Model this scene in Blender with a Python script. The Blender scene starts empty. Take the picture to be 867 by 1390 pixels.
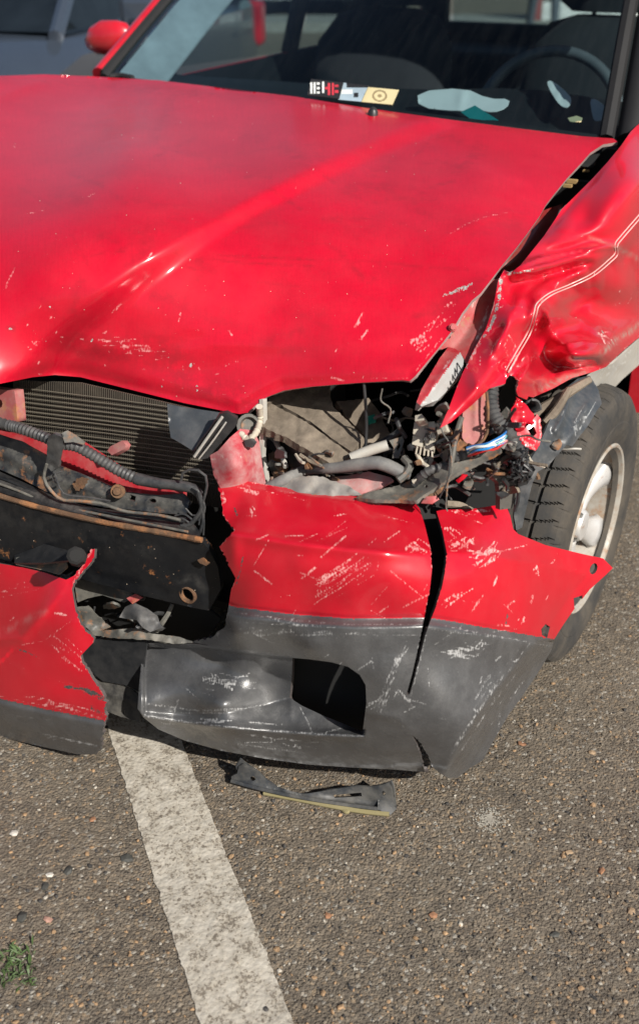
import bpy, math, random
import numpy as np
from mathutils import Vector, Matrix, geometry
SC = bpy.context.scene
COL = SC.collection
rng = np.random.default_rng(7); random.seed(7)
# ------------------------------------------------------------------ camera
CP = np.array([1.155, -1.20, 1.353]); FP = 1500.0
YAW, PIT = math.radians(-26), math.radians(27)
FW = np.array([math.sin(YAW)*math.cos(PIT), math.cos(YAW)*math.cos(PIT), -math.sin(PIT)])
RT = np.array([math.cos(YAW), -math.sin(YAW), 0.0]); UP = np.cross(RT, FW)
cam = bpy.data.objects.new('camera', bpy.data.cameras.new('camera')); COL.objects.link(cam); SC.camera = cam
cd = cam.data; cd.sensor_fit = 'VERTICAL'; cd.sensor_height = 36; cd.sensor_width = 24
cd.lens = FP/1390*36; cd.shift_y = -45/1390; cd.clip_start = .05; cd.clip_end = 900
cd.dof.use_dof = True; cd.dof.focus_distance = 1.85; cd.dof.aperture_fstop = 3.4
M4 = Matrix.Identity(4)
for i in range(3):
    M4[i][0] = RT[i]; M4[i][1] = UP[i]; M4[i][2] = -FW[i]; M4[i][3] = CP[i]
cam.matrix_world = M4
# ------------------------------------------------------------------ sky, sun
SUN_DIR = np.array([.87, -.49, .0]); SUN_EL = math.radians(37)
SUN_DIR = SUN_DIR/np.linalg.norm(SUN_DIR)*math.cos(SUN_EL); SUN_DIR[2] = math.sin(SUN_EL)
w = bpy.data.worlds.new('World'); SC.world = w; w.use_nodes = True
nt = w.node_tree; sky = nt.nodes.new('ShaderNodeTexSky'); sky.sky_type = 'NISHITA'; sky.sun_disc = False
sky.sun_elevation = SUN_EL; sky.sun_rotation = math.atan2(SUN_DIR[0], SUN_DIR[1]); sky.dust_density = 2.0
bg = nt.nodes['Background']; nt.links.new(sky.outputs[0], bg.inputs[0]); bg.inputs[1].default_value = .055
sun = bpy.data.objects.new('sun', bpy.data.lights.new('sun', 'SUN')); COL.objects.link(sun)
sun.data.energy = 5.0; sun.data.angle = math.radians(.53); sun.data.color = (1, .95, .87)
sun.rotation_euler = Vector(SUN_DIR.tolist()).to_track_quat('Z', 'Y').to_euler()
SC.view_settings.view_transform = 'Standard'; SC.view_settings.look = 'None'
SC.view_settings.exposure = .42; SC.view_settings.gamma = 1
SC.cycles.max_bounces = 8; SC.cycles.transparent_max_bounces = 12

# ------------------------------------------------------------------ measuring: a pixel of the photograph and one known coordinate give a point in the place
def ray(px, py):
    px = np.asarray(px, float); py = np.asarray(py, float)
    return FW + RT*((px-433.5)/FP)[..., None] - UP*((py-650)/FP)[..., None]
def depth_of(px, py, ax, v):
    d = ray(px, py)
    if ax == 'd': return v
    k = 'xyz'.index(ax); return (v-CP[k])/d[k]
def pt(px, py, ax, v): return CP + ray(px, py)*depth_of(px, py, ax, v)
def pix(X, Y, Z):
    q = np.array([X, Y, Z])-CP; t = q@FW
    return 433.5+FP*(q@RT)/t, 650-FP*(q@UP)/t, t
# ------------------------------------------------------------------ naming
def tag(o, label=None, cat=None, group=None, kind=None):
    for k, v in (('label', label), ('category', cat), ('group', group), ('kind', kind)):
        if v: o[k] = v
    return o
def empty(name, loc=(0, 0, 0), rz=0):
    o = bpy.data.objects.new(name, None); COL.objects.link(o); o.location = loc; o.rotation_euler = (0, 0, rz)
    o.empty_display_size = .1; return o
def mesh_obj(name, V, T, mats, parent=None, mi=None, smooth=True, uv=None, attrs=None, quads=False):
    V = np.asarray(V, float); T = np.asarray(T, int)
    if parent is not None and parent.name not in ('damaged_red_car',) and parent.type == 'EMPTY':
        V = V  # local coordinates are given relative to the parent already
    me = bpy.data.meshes.new(name); n = T.shape[1]
    me.vertices.add(len(V)); me.vertices.foreach_set('co', V.astype(np.float32).ravel())
    me.loops.add(T.size); me.loops.foreach_set('vertex_index', T.astype(np.int32).ravel())
    me.polygons.add(len(T)); me.polygons.foreach_set('loop_start', (np.arange(len(T))*n).astype(np.int32))
    me.polygons.foreach_set('use_smooth', np.full(len(T), smooth))
    if not isinstance(mats, (list, tuple)): mats = [mats]
    for m in mats: me.materials.append(m)
    if mi is not None: me.polygons.foreach_set('material_index', np.asarray(mi, np.int32))
    me.update(calc_edges=True)
    if uv is not None:
        l = me.uv_layers.new(name='UVMap'); l.data.foreach_set('uv', np.asarray(uv)[T.ravel()].astype(np.float32).ravel())
    if attrs:
        for k, a in attrs.items():
            at = me.attributes.new(k, 'FLOAT', 'POINT'); at.data.foreach_set('value', a.astype(np.float32))
    me.validate()
    o = bpy.data.objects.new(name, me); COL.objects.link(o)
    if parent is not None: o.parent = parent
    return o
class MB:
    """collects simple shapes into one mesh"""
    def __init__(s): s.V = []; s.F = []
    def add(s, V, F):
        b = len(s.V); s.V += [tuple(v) for v in V]; s.F += [tuple(i+b for i in f) for f in F]
    def box(s, c, h, R=None):
        V = [np.array([x, y, z])*h for x in (-1, 1) for y in (-1, 1) for z in (-1, 1)]
        if R is not None: V = [R@v for v in V]
        s.add([v+np.array(c) for v in V], [(0, 1, 3, 2), (4, 6, 7, 5), (0, 4, 5, 1), (2, 3, 7, 6), (0, 2, 6, 4), (1, 5, 7, 3)])
    def tube(s, P, r, n=10, ribs=0, depth=.15):
        P = np.asarray(P, float); m = len(P); r = np.full(m, r) if np.isscalar(r) else np.asarray(r)
        T = np.gradient(P, axis=0); T /= np.linalg.norm(T, axis=1)[:, None]+1e-9
        a = np.cross(T[0], [0, 0, 1.]);
        if np.linalg.norm(a) < .1: a = np.cross(T[0], [0, 1., 0])
        a /= np.linalg.norm(a); V = []
        for i in range(m):
            a = a-T[i]*(a@T[i]); a /= np.linalg.norm(a); b = np.cross(T[i], a)
            rr = r[i]*(1-depth*(i % 2)) if ribs else r[i]
            for k in range(n):
                t = 2*math.pi*k/n; V.append(P[i]+rr*(a*math.cos(t)+b*math.sin(t)))
        F = [(i*n+k, i*n+(k+1) % n, (i+1)*n+(k+1) % n, (i+1)*n+k) for i in range(m-1) for k in range(n)]
        F += [tuple(range(n))[::-1], tuple((m-1)*n+k for k in range(n))]
        s.add(V, F)
    def lathe(s, prof, n=24, R=np.eye(3), c=(0, 0, 0), a0=0, a1=2*math.pi):
        V = []; c = np.array(c); full = abs(a1-a0-2*math.pi) < 1e-6; k = n if full else n+1
        for j in range(k):
            t = a0+(a1-a0)*j/n
            for (rr, h) in prof: V.append(c+R@np.array([rr*math.cos(t), rr*math.sin(t), h]))
        m = len(prof)
        F = [(j*m+i, ((j+1) % k)*m+i, ((j+1) % k)*m+i+1, j*m+i+1) for j in range(n) for i in range(m-1)]
        s.add(V, F)
    def build(s, name, mat, parent=None, smooth=False, bevel=0, auto=True):
        me = bpy.data.meshes.new(name); me.from_pydata([tuple(map(float, v)) for v in s.V], [], s.F)
        if not isinstance(mat, (list, tuple)): mat = [mat]
        for m in mat: me.materials.append(m)
        me.update(); me.polygons.foreach_set('use_smooth', [smooth]*len(me.polygons))
        if smooth and auto:
            try: me.set_sharp_from_angle(angle=math.radians(40))
            except Exception: pass
        o = bpy.data.objects.new(name, me); COL.objects.link(o)
        if parent is not None: o.parent = parent
        if bevel:
            b = o.modifiers.new('bevel', 'BEVEL'); b.width = bevel; b.segments = 2; b.limit_method = 'ANGLE'
        return o
def spline(P, n):
    P = np.asarray(P, float)
    if len(P) == 2: return P[0]+(P[1]-P[0])*np.linspace(0, 1, n)[:, None]
    Q = np.vstack([2*P[0]-P[1], P, 2*P[-1]-P[-2]])
    L = np.r_[0, np.cumsum(np.linalg.norm(np.diff(P, axis=0), axis=1))]; out = []
    for s in np.linspace(0, L[-1], n):
        i = min(int(np.searchsorted(L, s, 'right')-1), len(P)-2); t = (s-L[i])/(L[i+1]-L[i]+1e-9)
        a, b, c, d = Q[i:i+4]
        out.append(.5*((2*b)+(-a+c)*t+(2*a-5*b+4*c-d)*t*t+(-a+3*b-3*c+d)*t**3))
    return np.array(out)
# ------------------------------------------------------------------ sheet-metal and plastic panels
def tps(ctrl):
    A = np.array(ctrl, float); X = A[:, :2]/100; v = A[:, 2]; n = len(X)
    def K(a, b):
        r2 = ((a[:, None]-b[None])**2).sum(-1); return .5*r2*np.log(r2+1e-12)
    M = np.zeros((n+3, n+3)); M[:n, :n] = K(X, X)+np.eye(n)*1e-4; M[:n, n] = 1; M[:n, n+1:] = X; M[n, :n] = 1; M[n+1:, :n] = X.T
    s = np.linalg.solve(M, np.r_[v, 0, 0, 0])
    return lambda P: K(P/100, X)@s[:n]+s[n]+(P/100)@s[n+1:]
def inside(P, poly):
    x, y = P[:, 0], P[:, 1]; r = np.zeros(len(P), bool); n = len(poly)
    for i in range(n):
        x0, y0 = poly[i]; x1, y1 = poly[(i+1) % n]
        if y0 == y1: continue
        c = ((y0 > y) != (y1 > y)) & (x < (x1-x0)*(y-y0)/(y1-y0)+x0); r ^= c
    return r
def segdist(P, line):
    best = np.full(len(P), 1e9); side = np.zeros(len(P)); par = np.zeros(len(P)); L = np.asarray(line, float)
    tot = np.linalg.norm(np.diff(L, axis=0), axis=1).sum(); acc = 0
    for a, b in zip(L[:-1], L[1:]):
        ab = b-a; l = np.linalg.norm(ab)+1e-9; t = np.clip(((P-a)@ab)/(l*l), 0, 1); q = P-a-t[:, None]*ab
        d = np.linalg.norm(q, axis=1); s = ab[0]*(P[:, 1]-a[1])-ab[1]*(P[:, 0]-a[0])
        m = d < best; best[m] = d[m]; side[m] = np.sign(s[m]); par[m] = (acc+t[m]*l)/tot; acc += l
    return best, side, par
def densify(poly, step, jag=0, closed=True):
    out = []; n = len(poly)
    for i in range(n if closed else n-1):
        a = np.array(poly[i][:2], float); b = np.array(poly[(i+1) % n][:2], float); l = np.linalg.norm(b-a); k = max(1, int(round(l/step)))
        j = jag or (poly[i][2] if len(poly[i]) > 2 else 0); nn = np.array([-(b-a)[1], (b-a)[0]])/(l+1e-9)
        for t in range(k):
            p = a+(b-a)*t/k
            if t and j: p = p+nn*rng.normal()*j
            out.append(p)
    return np.array(out)
def rounded(poly, it=1):
    for _ in range(it):
        q = []
        for i in range(len(poly)):
            a = np.array(poly[i][:2], float); b = np.array(poly[(i+1) % len(poly)][:2], float)
            q += [tuple(a*.75+b*.25), tuple(a*.25+b*.75)]
        poly = q
    return poly
def noise2(P, s, seed):
    """smooth value noise in the panel's own coordinates"""
    g = np.random.default_rng(seed).normal(size=(64, 64)); q = P/s+1000; i = np.floor(q).astype(int); f = q-i; f = f*f*(3-2*f)
    a = g[i[:, 0] % 64, i[:, 1] % 64]; b = g[(i[:, 0]+1) % 64, i[:, 1] % 64]; c = g[i[:, 0] % 64, (i[:, 1]+1) % 64]; d = g[(i[:, 0]+1) % 64, (i[:, 1]+1) % 64]
    return (a*(1-f[:, 0])+b*f[:, 0])*(1-f[:, 1])+(c*(1-f[:, 0])+d*f[:, 0])*f[:, 1]
SURF = {}
def on_panel(name, pts, lift=.001):
    P = np.array(pts, float); f, d = SURF[name]; t = f(P)-(d(P) if d is not None else 0)-lift; return CP+ray(P[:, 0], P[:, 1])*t[:, None]
def ctrl_depth(ctrl):
    C = []
    for c in ctrl:
        if c[0] == 'w': C.append(pix(*c[1:]))
        else: C.append((c[0], c[1], depth_of(c[0], c[1], c[2], c[3])))
    return C
def panel(name, poly, ctrl, mats, parent=None, step=5, thick=.003, holes=(), disp=None, strokes=(), jag=0, region=None):
    """a bent sheet: outline + known points -> smooth surface in space with real thickness; disp(P) pushes it towards the viewer side in metres;
    strokes: (attribute, polyline, width, strength); region(P centroid) -> material index"""
    field = tps(ctrl_depth(ctrl))
    B = densify(poly, step, jag); Hs = [densify(h, step*.7) for h in holes]
    lo, hi = B.min(0), B.max(0); xs = np.arange(lo[0], hi[0], step); ys = np.arange(lo[1], hi[1], step*.866)
    G = np.array([(x+(.5*step if j % 2 else 0), y) for j, y in enumerate(ys) for x in xs]) if len(xs) and len(ys) else np.zeros((0, 2))
    allb = np.vstack([B]+Hs)
    if len(G):
        G = G[inside(G, B)]
        for h in Hs: G = G[~inside(G, h)]
        if len(G):
            keep = np.ones(len(G), bool)
            for k in range(0, len(allb), 64):
                d = ((G[:, None]-allb[None, k:k+64])**2).sum(-1).min(1); keep &= d > (step*.5)**2
            G = G[keep]
    V2 = np.vstack([allb, G]) if len(G) else allb
    edges = []; b = 0
    for loop in [B]+Hs:
        n = len(loop); edges += [(b+i, b+(i+1) % n) for i in range(n)]; b += n
    r = geometry.delaunay_2d_cdt([Vector((float(x), float(y))) for x, y in V2], edges, [], 0, 1e-4)
    P = np.array([(v.x, v.y) for v in r[0]]); T = np.array([f for f in r[2] if len(f) == 3])
    cen = P[T].mean(1); ok = inside(cen, B)
    for h in Hs: ok &= ~inside(cen, h)
    T = T[ok]; cen = cen[ok]
    a, bb, c = P[T[:, 0]], P[T[:, 1]], P[T[:, 2]]
    area = (bb-a)[:, 0]*(c-a)[:, 1]-(bb-a)[:, 1]*(c-a)[:, 0]
    T[area > 0] = T[area > 0][:, ::-1]                    # faces look at the open side
    used = np.unique(T); mp = -np.ones(len(P), int); mp[used] = np.arange(len(used)); P = P[used]; T = mp[T]
    D = ray(P[:, 0], P[:, 1]); t = field(P)
    if disp is not None: t = t-disp(P)
    SURF[name] = (field, disp)
    V = CP+D*t[:, None]
    N = np.zeros_like(V); fn = np.cross(V[T[:, 1]]-V[T[:, 0]], V[T[:, 2]]-V[T[:, 0]])
    for k in range(3): np.add.at(N, T[:, k], fn)
    N /= np.linalg.norm(N, axis=1)[:, None]+1e-12
    # back side + rim
    n = len(V); Vb = V-N*thick
    e = np.vstack([T[:, [0, 1]], T[:, [1, 2]], T[:, [2, 0]]]); key = set(map(tuple, e.tolist()))
    rim = np.array([x for x in e.tolist() if (x[1], x[0]) not in key])
    ru = np.unique(rim); mr = {v: i for i, v in enumerate(ru)}; R0 = 2*n; R1 = 2*n+len(ru)
    ri = np.array([[mr[x[0]], mr[x[1]]] for x in rim.tolist()])
    q1 = np.stack([R0+ri[:, 1], R0+ri[:, 0], R1+ri[:, 0]], 1); q2 = np.stack([R0+ri[:, 1], R1+ri[:, 0], R1+ri[:, 1]], 1)
    VV = np.vstack([V, Vb, V[ru], Vb[ru]]); TT = np.vstack([T, T[:, ::-1]+n, q1, q2])
    PP = np.vstack([P, P, P[ru], P[ru]])
    ms = mats if isinstance(mats, (list, tuple)) else [mats]
    m0 = np.zeros(len(T), int) if region is None else region(cen)
    mi = np.r_[m0, np.full(len(T), len(ms)-1), np.full(2*len(rim), len(ms)-1)]
    strokes = list(strokes)
    for i_, q_ in enumerate(poly):
        if len(q_) > 2 and q_[2] >= .3: strokes.append(('scr', [q_[:2], poly[(i_+1) % len(poly)][:2]], 1.7, .76))
    out_ = []
    for s_ in strokes:                                     # a broad scrape is many fine parallel ones
        if s_[0] != 'scr' or s_[2] < 3.4: out_.append(s_); continue
        L_ = np.array([q_[:2] for q_ in s_[1]], float); n_ = int(s_[2]*1.5); a_, z_ = L_[0], L_[-1]; l_ = np.linalg.norm(z_-a_)+1e-6; dv = (z_-a_)/l_; nv = np.array([-dv[1], dv[0]])
        for k_ in range(n_):
            o_ = rng.normal()*s_[2]*.62; lo_, hi_ = sorted(rng.uniform(-.12, 1.12, 2)); 
            if hi_-lo_ < .18: hi_ = lo_+.25
            m_ = L_[len(L_)//2] if len(L_) > 2 else (a_+z_)/2
            bend = (m_-(a_+z_)/2)*.6
            P0, P1 = a_+(z_-a_)*lo_+nv*o_, a_+(z_-a_)*hi_+nv*(o_+rng.normal()*1.5)
            out_.append(('scr', [P0, (P0+P1)/2+bend*(hi_-lo_), P1], rng.uniform(1.1, 1.9), rng.uniform(.72, 1.1)*min(1.1, s_[3]+.3)))
    strokes = out_
    at = {}
    for k in ('scr', 'dirt', 'chip'): at[k] = np.zeros(len(PP))
    for s in strokes:
        d, sd, pr = segdist(PP, s[1]); fall = np.exp(-(d/s[2])**2)*s[3]
        if len(s) > 4: fall *= np.sin(np.pi*np.clip(pr*.92+.04, 0, 1))**.5
        at[s[0]] = np.maximum(at[s[0]], fall)
    return mesh_obj(name, VV, TT, ms, parent, mi, True, PP/100, at)
def tube(name, pts, r, mat, parent=None, n=12, ribs=0, seg=None, depth=.2):
    P = [pt(*p) for p in pts]; L = sum(np.linalg.norm(P[i+1]-P[i]) for i in range(len(P)-1))
    seg = seg or (max(6, int(L/.0035)) if ribs else max(8, int(L/.012)))
    m = MB(); rr = r if np.isscalar(r) else np.interp(np.linspace(0, 1, seg), np.linspace(0, 1, len(r)), r)
    m.tube(spline(P, seg), rr, n, ribs, depth); return m.build(name, mat, parent, True)
# ------------------------------------------------------------------ materials
def new_mat(name):
    m = bpy.data.materials.new(name); m.use_nodes = True; nt = m.node_tree; return m, nt, nt.nodes['Principled BSDF']
class NB:
    def __init__(s, nt): s.t = nt
    def n(s, typ, **k):
        x = s.t.nodes.new(typ)
        for a, b in k.items():
            if a.startswith('i_'): x.inputs[a[2:].replace('_', ' ')].default_value = b
            else: setattr(x, a, b)
        return x
    def l(s, a, b): s.t.links.new(a, b)
    def val(s, v, sock):
        if isinstance(v, (int, float)): sock.default_value = v
        elif isinstance(v, tuple): sock.default_value = (*v, 1) if len(v) == 3 else v
        else: s.l(v, sock)
    def math(s, op, a, b=0.0, c=None, clamp=False):
        x = s.n('ShaderNodeMath', operation=op, use_clamp=clamp); s.val(a, x.inputs[0]); s.val(b, x.inputs[1])
        if c is not None: s.val(c, x.inputs[2])
        return x.outputs[0]
    def mix(s, f, a, b):
        x = s.n('ShaderNodeMix', data_type='RGBA'); s.val(f, x.inputs[0]); s.val(a, x.inputs[6]); s.val(b, x.inputs[7]); return x.outputs[2]
    def noise(s, vec, scale, detail=4, rough=.55, dist=0):
        x = s.n('ShaderNodeTexNoise'); x.inputs['Scale'].default_value = scale; x.inputs['Detail'].default_value = detail
        x.inputs['Roughness'].default_value = rough; x.inputs['Distortion'].default_value = dist
        if vec is not None: s.l(vec, x.inputs['Vector'])
        return x.outputs[0]
    def voro(s, vec, scale, feature='F1'):
        x = s.n('ShaderNodeTexVoronoi', feature=feature); x.inputs['Scale'].default_value = scale
        if vec is not None: s.l(vec, x.inputs['Vector'])
        return x
    def ramp(s, v, lo, hi, a=0.0, b=1.0):
        x = s.n('ShaderNodeMapRange'); x.clamp = True; s.val(v, x.inputs[0]); s.val(lo, x.inputs[1]); s.val(hi, x.inputs[2]); s.val(a, x.inputs[3]); s.val(b, x.inputs[4]); return x.outputs[0]
    def attr(s, k): x = s.n('ShaderNodeAttribute', attribute_name=k); return x.outputs['Fac']
    def mapping(s, vec, scale=(1, 1, 1), rot=(0, 0, 0)):
        x = s.n('ShaderNodeMapping'); s.l(vec, x.inputs[0]); x.inputs['Scale'].default_value = scale; x.inputs['Rotation'].default_value = rot; return x.outputs[0]
    def bump(s, h, strength, dist, sock, normal=None):
        x = s.n('ShaderNodeBump'); x.inputs['Strength'].default_value = strength; x.inputs['Distance'].default_value = dist; s.l(h, x.inputs['Height'])
        if normal is not None: s.l(normal, x.inputs['Normal'])
        if sock is not None: s.l(x.outputs[0], sock)
        return x.outputs[0]
def worn(name, base,  scratch_glint, rough=.3, coat=0, dust=.1, dustcol=(.30, .25, .19), speck=.0, metal=0, chipcol=(.05, .05, .05), bumps=.0, coatr=.08, rustcol=(.19, .08, .03), rust=0, base2=None, spec=.5, dustscale=26., smear=None, streak=0):
    """paint, plastic or metal with scratches, painted edge highlights, chips and dust where the panel carries them"""
    m, nt, p = new_mat(name); b = NB(nt); tc = b.n('ShaderNodeTexCoord'); uv = tc.outputs['UV']; ob = tc.outputs['Object']
    n1 = b.noise(ob, 7, 4); n2 = b.noise(ob, 230, 4, .65); n3 = b.noise(ob, 48, 6, .68)
    c = b.mix(b.ramp(n1, .35, .65), base, base2 or tuple(x*.86 for x in base))
    if rust:
        rf = b.math('MULTIPLY', b.ramp(b.noise(ob, 30, 7, .70), .62-.3*rust, .70-.2*rust), 1.0); c = b.mix(rf, c, b.mix(n2, rustcol, tuple(x*2.1 for x in rustcol)))
    if streak:
        st = b.noise(b.mapping(uv, (34, 4, 1), (0, 0, .05)), 1, 5, .65); sp2 = b.noise(uv, 22, 5, .75)
        c = b.mix(b.math('MULTIPLY', b.math('ADD', b.ramp(st, .42, .62), b.ramp(sp2, .45, .62)), streak*.5), c, tuple(x*.62 for x in base))
    dustf = b.math('MULTIPLY', b.ramp(b.noise(ob, dustscale, 7, .70), .40, .66), dust)
    dd = b.math('MULTIPLY', b.attr('dirt'), b.ramp(n3, .35, .6)); dustf = b.math('MAXIMUM', dustf, dd) if not smear else dustf
    c = b.mix(dustf, c, b.mix(n2, dustcol, tuple(x*.62 for x in dustcol)))
    if smear: c = b.mix(dd, c, smear)
    sm = b.mapping(uv, (60, 14, 1), (0, 0, .5)); ns = b.noise(sm, 1, 3, .6); ns2 = b.noise(uv, 14, 5, .7)
    thr = b.math('MULTIPLY', b.attr('scr'), b.math('ADD', b.math('MULTIPLY', b.math('SUBTRACT', ns, .5), 1.7), b.math('ADD', b.math('MULTIPLY', b.math('SUBTRACT', ns2, .5), 1.8), .9)))
    sf = b.math('MULTIPLY', b.ramp(thr, .58, 1.02), .72); c = b.mix(sf, c, scratch_glint)
    cf = b.ramp(b.math('MULTIPLY', b.attr('chip'), b.math('ADD', b.math('MULTIPLY', b.math('SUBTRACT', ns2, .5), 2.4), b.math('ADD', .62, b.math('SUBTRACT', ns, .5)))), .44, .52); c = b.mix(cf, c, b.mix(b.ramp(b.noise(uv, 40, 3), .45, .6), chipcol, tuple(min(1, x*1.9) for x in chipcol)))
    if speck:
        for sc_, th, col in ((10, .10, (.50, .40, .30)), (27, .085, (.62, .48, .42)), (5.3, .055, (.16, .1, .08))):
            v = b.voro(uv, sc_); wn = b.n('ShaderNodeTexWhiteNoise', noise_dimensions='3D'); b.l(v.outputs['Position'], wn.inputs['Vector'])
            on = b.math('LESS_THAN', wn.outputs['Value'], speck); dd2 = b.math('ADD', v.outputs['Distance'], b.math('MULTIPLY', b.noise(uv, 70, 2), .09))
            c = b.mix(b.math('MULTIPLY', b.math('LESS_THAN', dd2, th), on), c, col)
    b.l(c, p.inputs['Base Color'])
    r = b.math('ADD', rough, b.math('MULTIPLY', dustf, .5)); r = b.math('ADD', r, b.math('MULTIPLY', sf, .3), clamp=True); b.l(r, p.inputs['Roughness'])
    p.inputs['Metallic'].default_value = metal; p.inputs['Specular IOR Level'].default_value = spec
    if coat:
        cw = b.math('MULTIPLY', b.math('SUBTRACT', 1, b.math('MAXIMUM', sf, b.math('MULTIPLY', dustf, .8)), clamp=True), coat); b.l(cw, p.inputs['Coat Weight'])
        b.l(b.math('ADD', coatr, b.math('MULTIPLY', b.ramp(n3, .3, .8), .10)), p.inputs['Coat Roughness'])
    h = b.math('SUBTRACT', b.math('MULTIPLY', n2, .25+bumps), b.math('MULTIPLY', sf, .5)); b.bump(h, (.12 if coat else .35) if bumps < .5 else .6, .0010, p.inputs['Normal'])
    return m
def plain(name, base, rough=.5, metal=0, coat=0, var=.25, scale=8., bump=.2):
    m, nt, p = new_mat(name); b = NB(nt); tc = b.n('ShaderNodeTexCoord'); ob = tc.outputs['Object']; n = b.noise(ob, scale, 5, .6)
    b.l(b.mix(b.ramp(n, .3, .7), tuple(x*(1-var) for x in base), tuple(min(1, x*(1+var)) for x in base)), p.inputs['Base Color'])
    p.inputs['Roughness'].default_value = rough; p.inputs['Metallic'].default_value = metal; p.inputs['Coat Weight'].default_value = coat
    if bump: b.bump(b.noise(ob, scale*8, 3), bump, .001, p.inputs['Normal'])
    return m
RED = worn('red_paint', (.55, .004, .023), (.74, .34, .34), rough=.45, coat=.85, dust=.03, spec=.15, streak=.35, smear=(.30, .008, .018), dustscale=11., dustcol=(.42, .26, .24), speck=.13, base2=(.47, .003, .019), chipcol=(.24, .23, .22), coatr=.13)
REDB = worn('red_bumper_paint', (.52, .004, .018), (.82, .50, .48), rough=.4, coat=.9, spec=.25, dust=.03, dustcol=(.5, .3, .28), speck=.03, chipcol=(.05, .05, .05), coatr=.13)
REDIN = worn('dusty_red_primer', (.40, .045, .05), (.6, .55, .5), rough=.5, dust=.6, dustcol=(.40, .22, .20), speck=.1, rust=.15)
PINK = worn('faded_red_body', (.36, .09, .09), (.6, .5, .4), rough=.55, dust=.8, dustcol=(.40, .22, .20), rustcol=(.25, .10, .03), rust=.35)
PLAST = worn('grey_bumper_plastic', (.056, .057, .060), (.46, .46, .46), rough=.34, coat=.7, coatr=.22, dust=.28, dustcol=(.17, .17, .17), bumps=.5, spec=.7, chipcol=(.01, .01, .01))
PLEDGE = plain('raw_torn_plastic', (.07, .06, .058), .6, scale=90)
PRIMER = plain('bare_panel_edge', (.30, .22, .21), .5)
BLACK = worn('dirty_black_metal', (.007, .008, .010), (.12, .12, .13), rough=.34, dust=.12, dustcol=(.07, .066, .06), rust=.015, speck=.2, spec=.3)
BLACKP = worn('black_plastic_part', (.016, .017, .019), (.2, .2, .2), rough=.38, dust=.2, dustcol=(.13, .125, .12), spec=.5)
DARK = plain('dark_parts_and_shade', (.010, .010, .010), .9, bump=0)  # near-black stands in for shade in cavities; also colours some dark parts
OLIVE = worn('dusty_grey_metal', (.075, .075, .07), (.4, .38, .34), rough=.5, dust=.6, dustcol=(.26, .24, .20), rust=.3, speck=.1)
HOSE = worn('dusty_rubber_hose', (.030, .032, .035), (.3, .3, .3), rough=.45, dust=.4, dustcol=(.20, .19, .18))
DIRT = worn('mud_caked_cover', (.14, .115, .09), (.34, .30, .24), rough=.9, dust=.8, dustcol=(.33, .275, .215), speck=.3, bumps=2.2, spec=.1, dustscale=14.)
CREAM = worn('dusty_cream_plastic', (.50, .46, .38), (.6, .6, .5), rough=.5, dust=.6, dustcol=(.40, .35, .27))
WHITEG = worn('dusty_whitish_metal', (.42, .41, .38), (.7, .7, .68), rough=.5, dust=.6, dustcol=(.42, .37, .30), speck=.2)
RUST = worn('rusty_seam', (.11, .055, .028), (.3, .2, .1), rough=.85, dust=.45, dustcol=(.18, .13, .085), bumps=2.0, rust=.5)
# ------------------------------------------------------------------ ground
m, nt_, p = new_mat('asphalt'); b = NB(nt_); ob = b.n('ShaderNodeTexCoord').outputs['Object']
v = b.voro(ob, 190); v2 = b.voro(ob, 420); wn = v.outputs['Color']
sep = b.n('ShaderNodeSeparateColor'); b.l(wn, sep.inputs[0])
big = b.noise(ob, 2.3, 4); mid = b.noise(ob, 24, 5, .65); fine = b.noise(ob, 420, 3, .7)
c = b.mix(b.ramp(big, .3, .7), (.135, .111, .084), (.178, .147, .112))
c = b.mix(b.ramp(sep.outputs[0], .2, 1.0), b.mix(.5, c, (.045, .040, .036)), c)
c = b.mix(b.math('MULTIPLY', b.ramp(sep.outputs[1], .80, .97), .7), c, (.27, .20, .13))
c = b.mix(b.math('MULTIPLY', b.ramp(sep.outputs[2], .90, .99), .8), c, (.33, .31, .27))
c = b.mix(b.ramp(mid, .45, .8, 0, .55), c, (.25, .21, .16))
b.l(c, p.inputs['Base Color']); p.inputs['Roughness'].default_value = .85; p.inputs['Specular IOR Level'].default_value = .3
hh = b.math('ADD', b.math('MULTIPLY', b.math('SUBTRACT', 1, v.outputs['Distance']), 1.0), b.math('ADD', b.math('MULTIPLY', b.math('SUBTRACT', 1, v2.outputs['Distance']), .5), b.math('MULTIPLY', fine, .4)))
b.bump(hh, 1.0, .0027, p.inputs['Normal']); ASPH = m
def relief(X, Y, amp=1.0):
    P = np.stack([X, Y], 1)
    return amp*(.0013*noise2(P*1000, 90, 3)+.0004*noise2(P*1000, 17, 4)+.0005*noise2(P*1000, 6.5, 5))
# one sheet: fine near the camera, coarse out to the horizon
ax = np.unique(np.r_[-400, -200, -100, -50, -25, -12, -6, -3, -1.5, np.arange(-.6, 1.8, .0055), 2.5, 4, 8, 16, 32, 64, 128, 400])
ay = np.unique(np.r_[-400, -100, -30, -10, -4, -2, np.arange(-1.0, 1.2, .0055), 1.6, 2.5, 4, 6, 9, 14, 20, 30, 50, 90, 200, 500])
X, Y = np.meshgrid(ax, ay); X = X.ravel(); Y = Y.ravel(); near = (X > -.65) & (X < 1.85) & (Y > -1.05) & (Y < 1.25)
Z = np.where(near, relief(X, Y)-.001, -.002); nx = len(ax); I = np.arange(len(ay)-1)[:, None]*nx+np.arange(nx-1)[None]; I = I.ravel()
ground = mesh_obj('ground', np.stack([X, Y, Z], 1), np.stack([I, I+1, I+nx+1, I+nx], 1), ASPH)
tag(ground, 'worn brown grey asphalt of the car park', kind='structure')
m, nt_, p = new_mat('worn_line_paint'); b = NB(nt_); ob = b.n('ShaderNodeTexCoord').outputs['Object']
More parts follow.
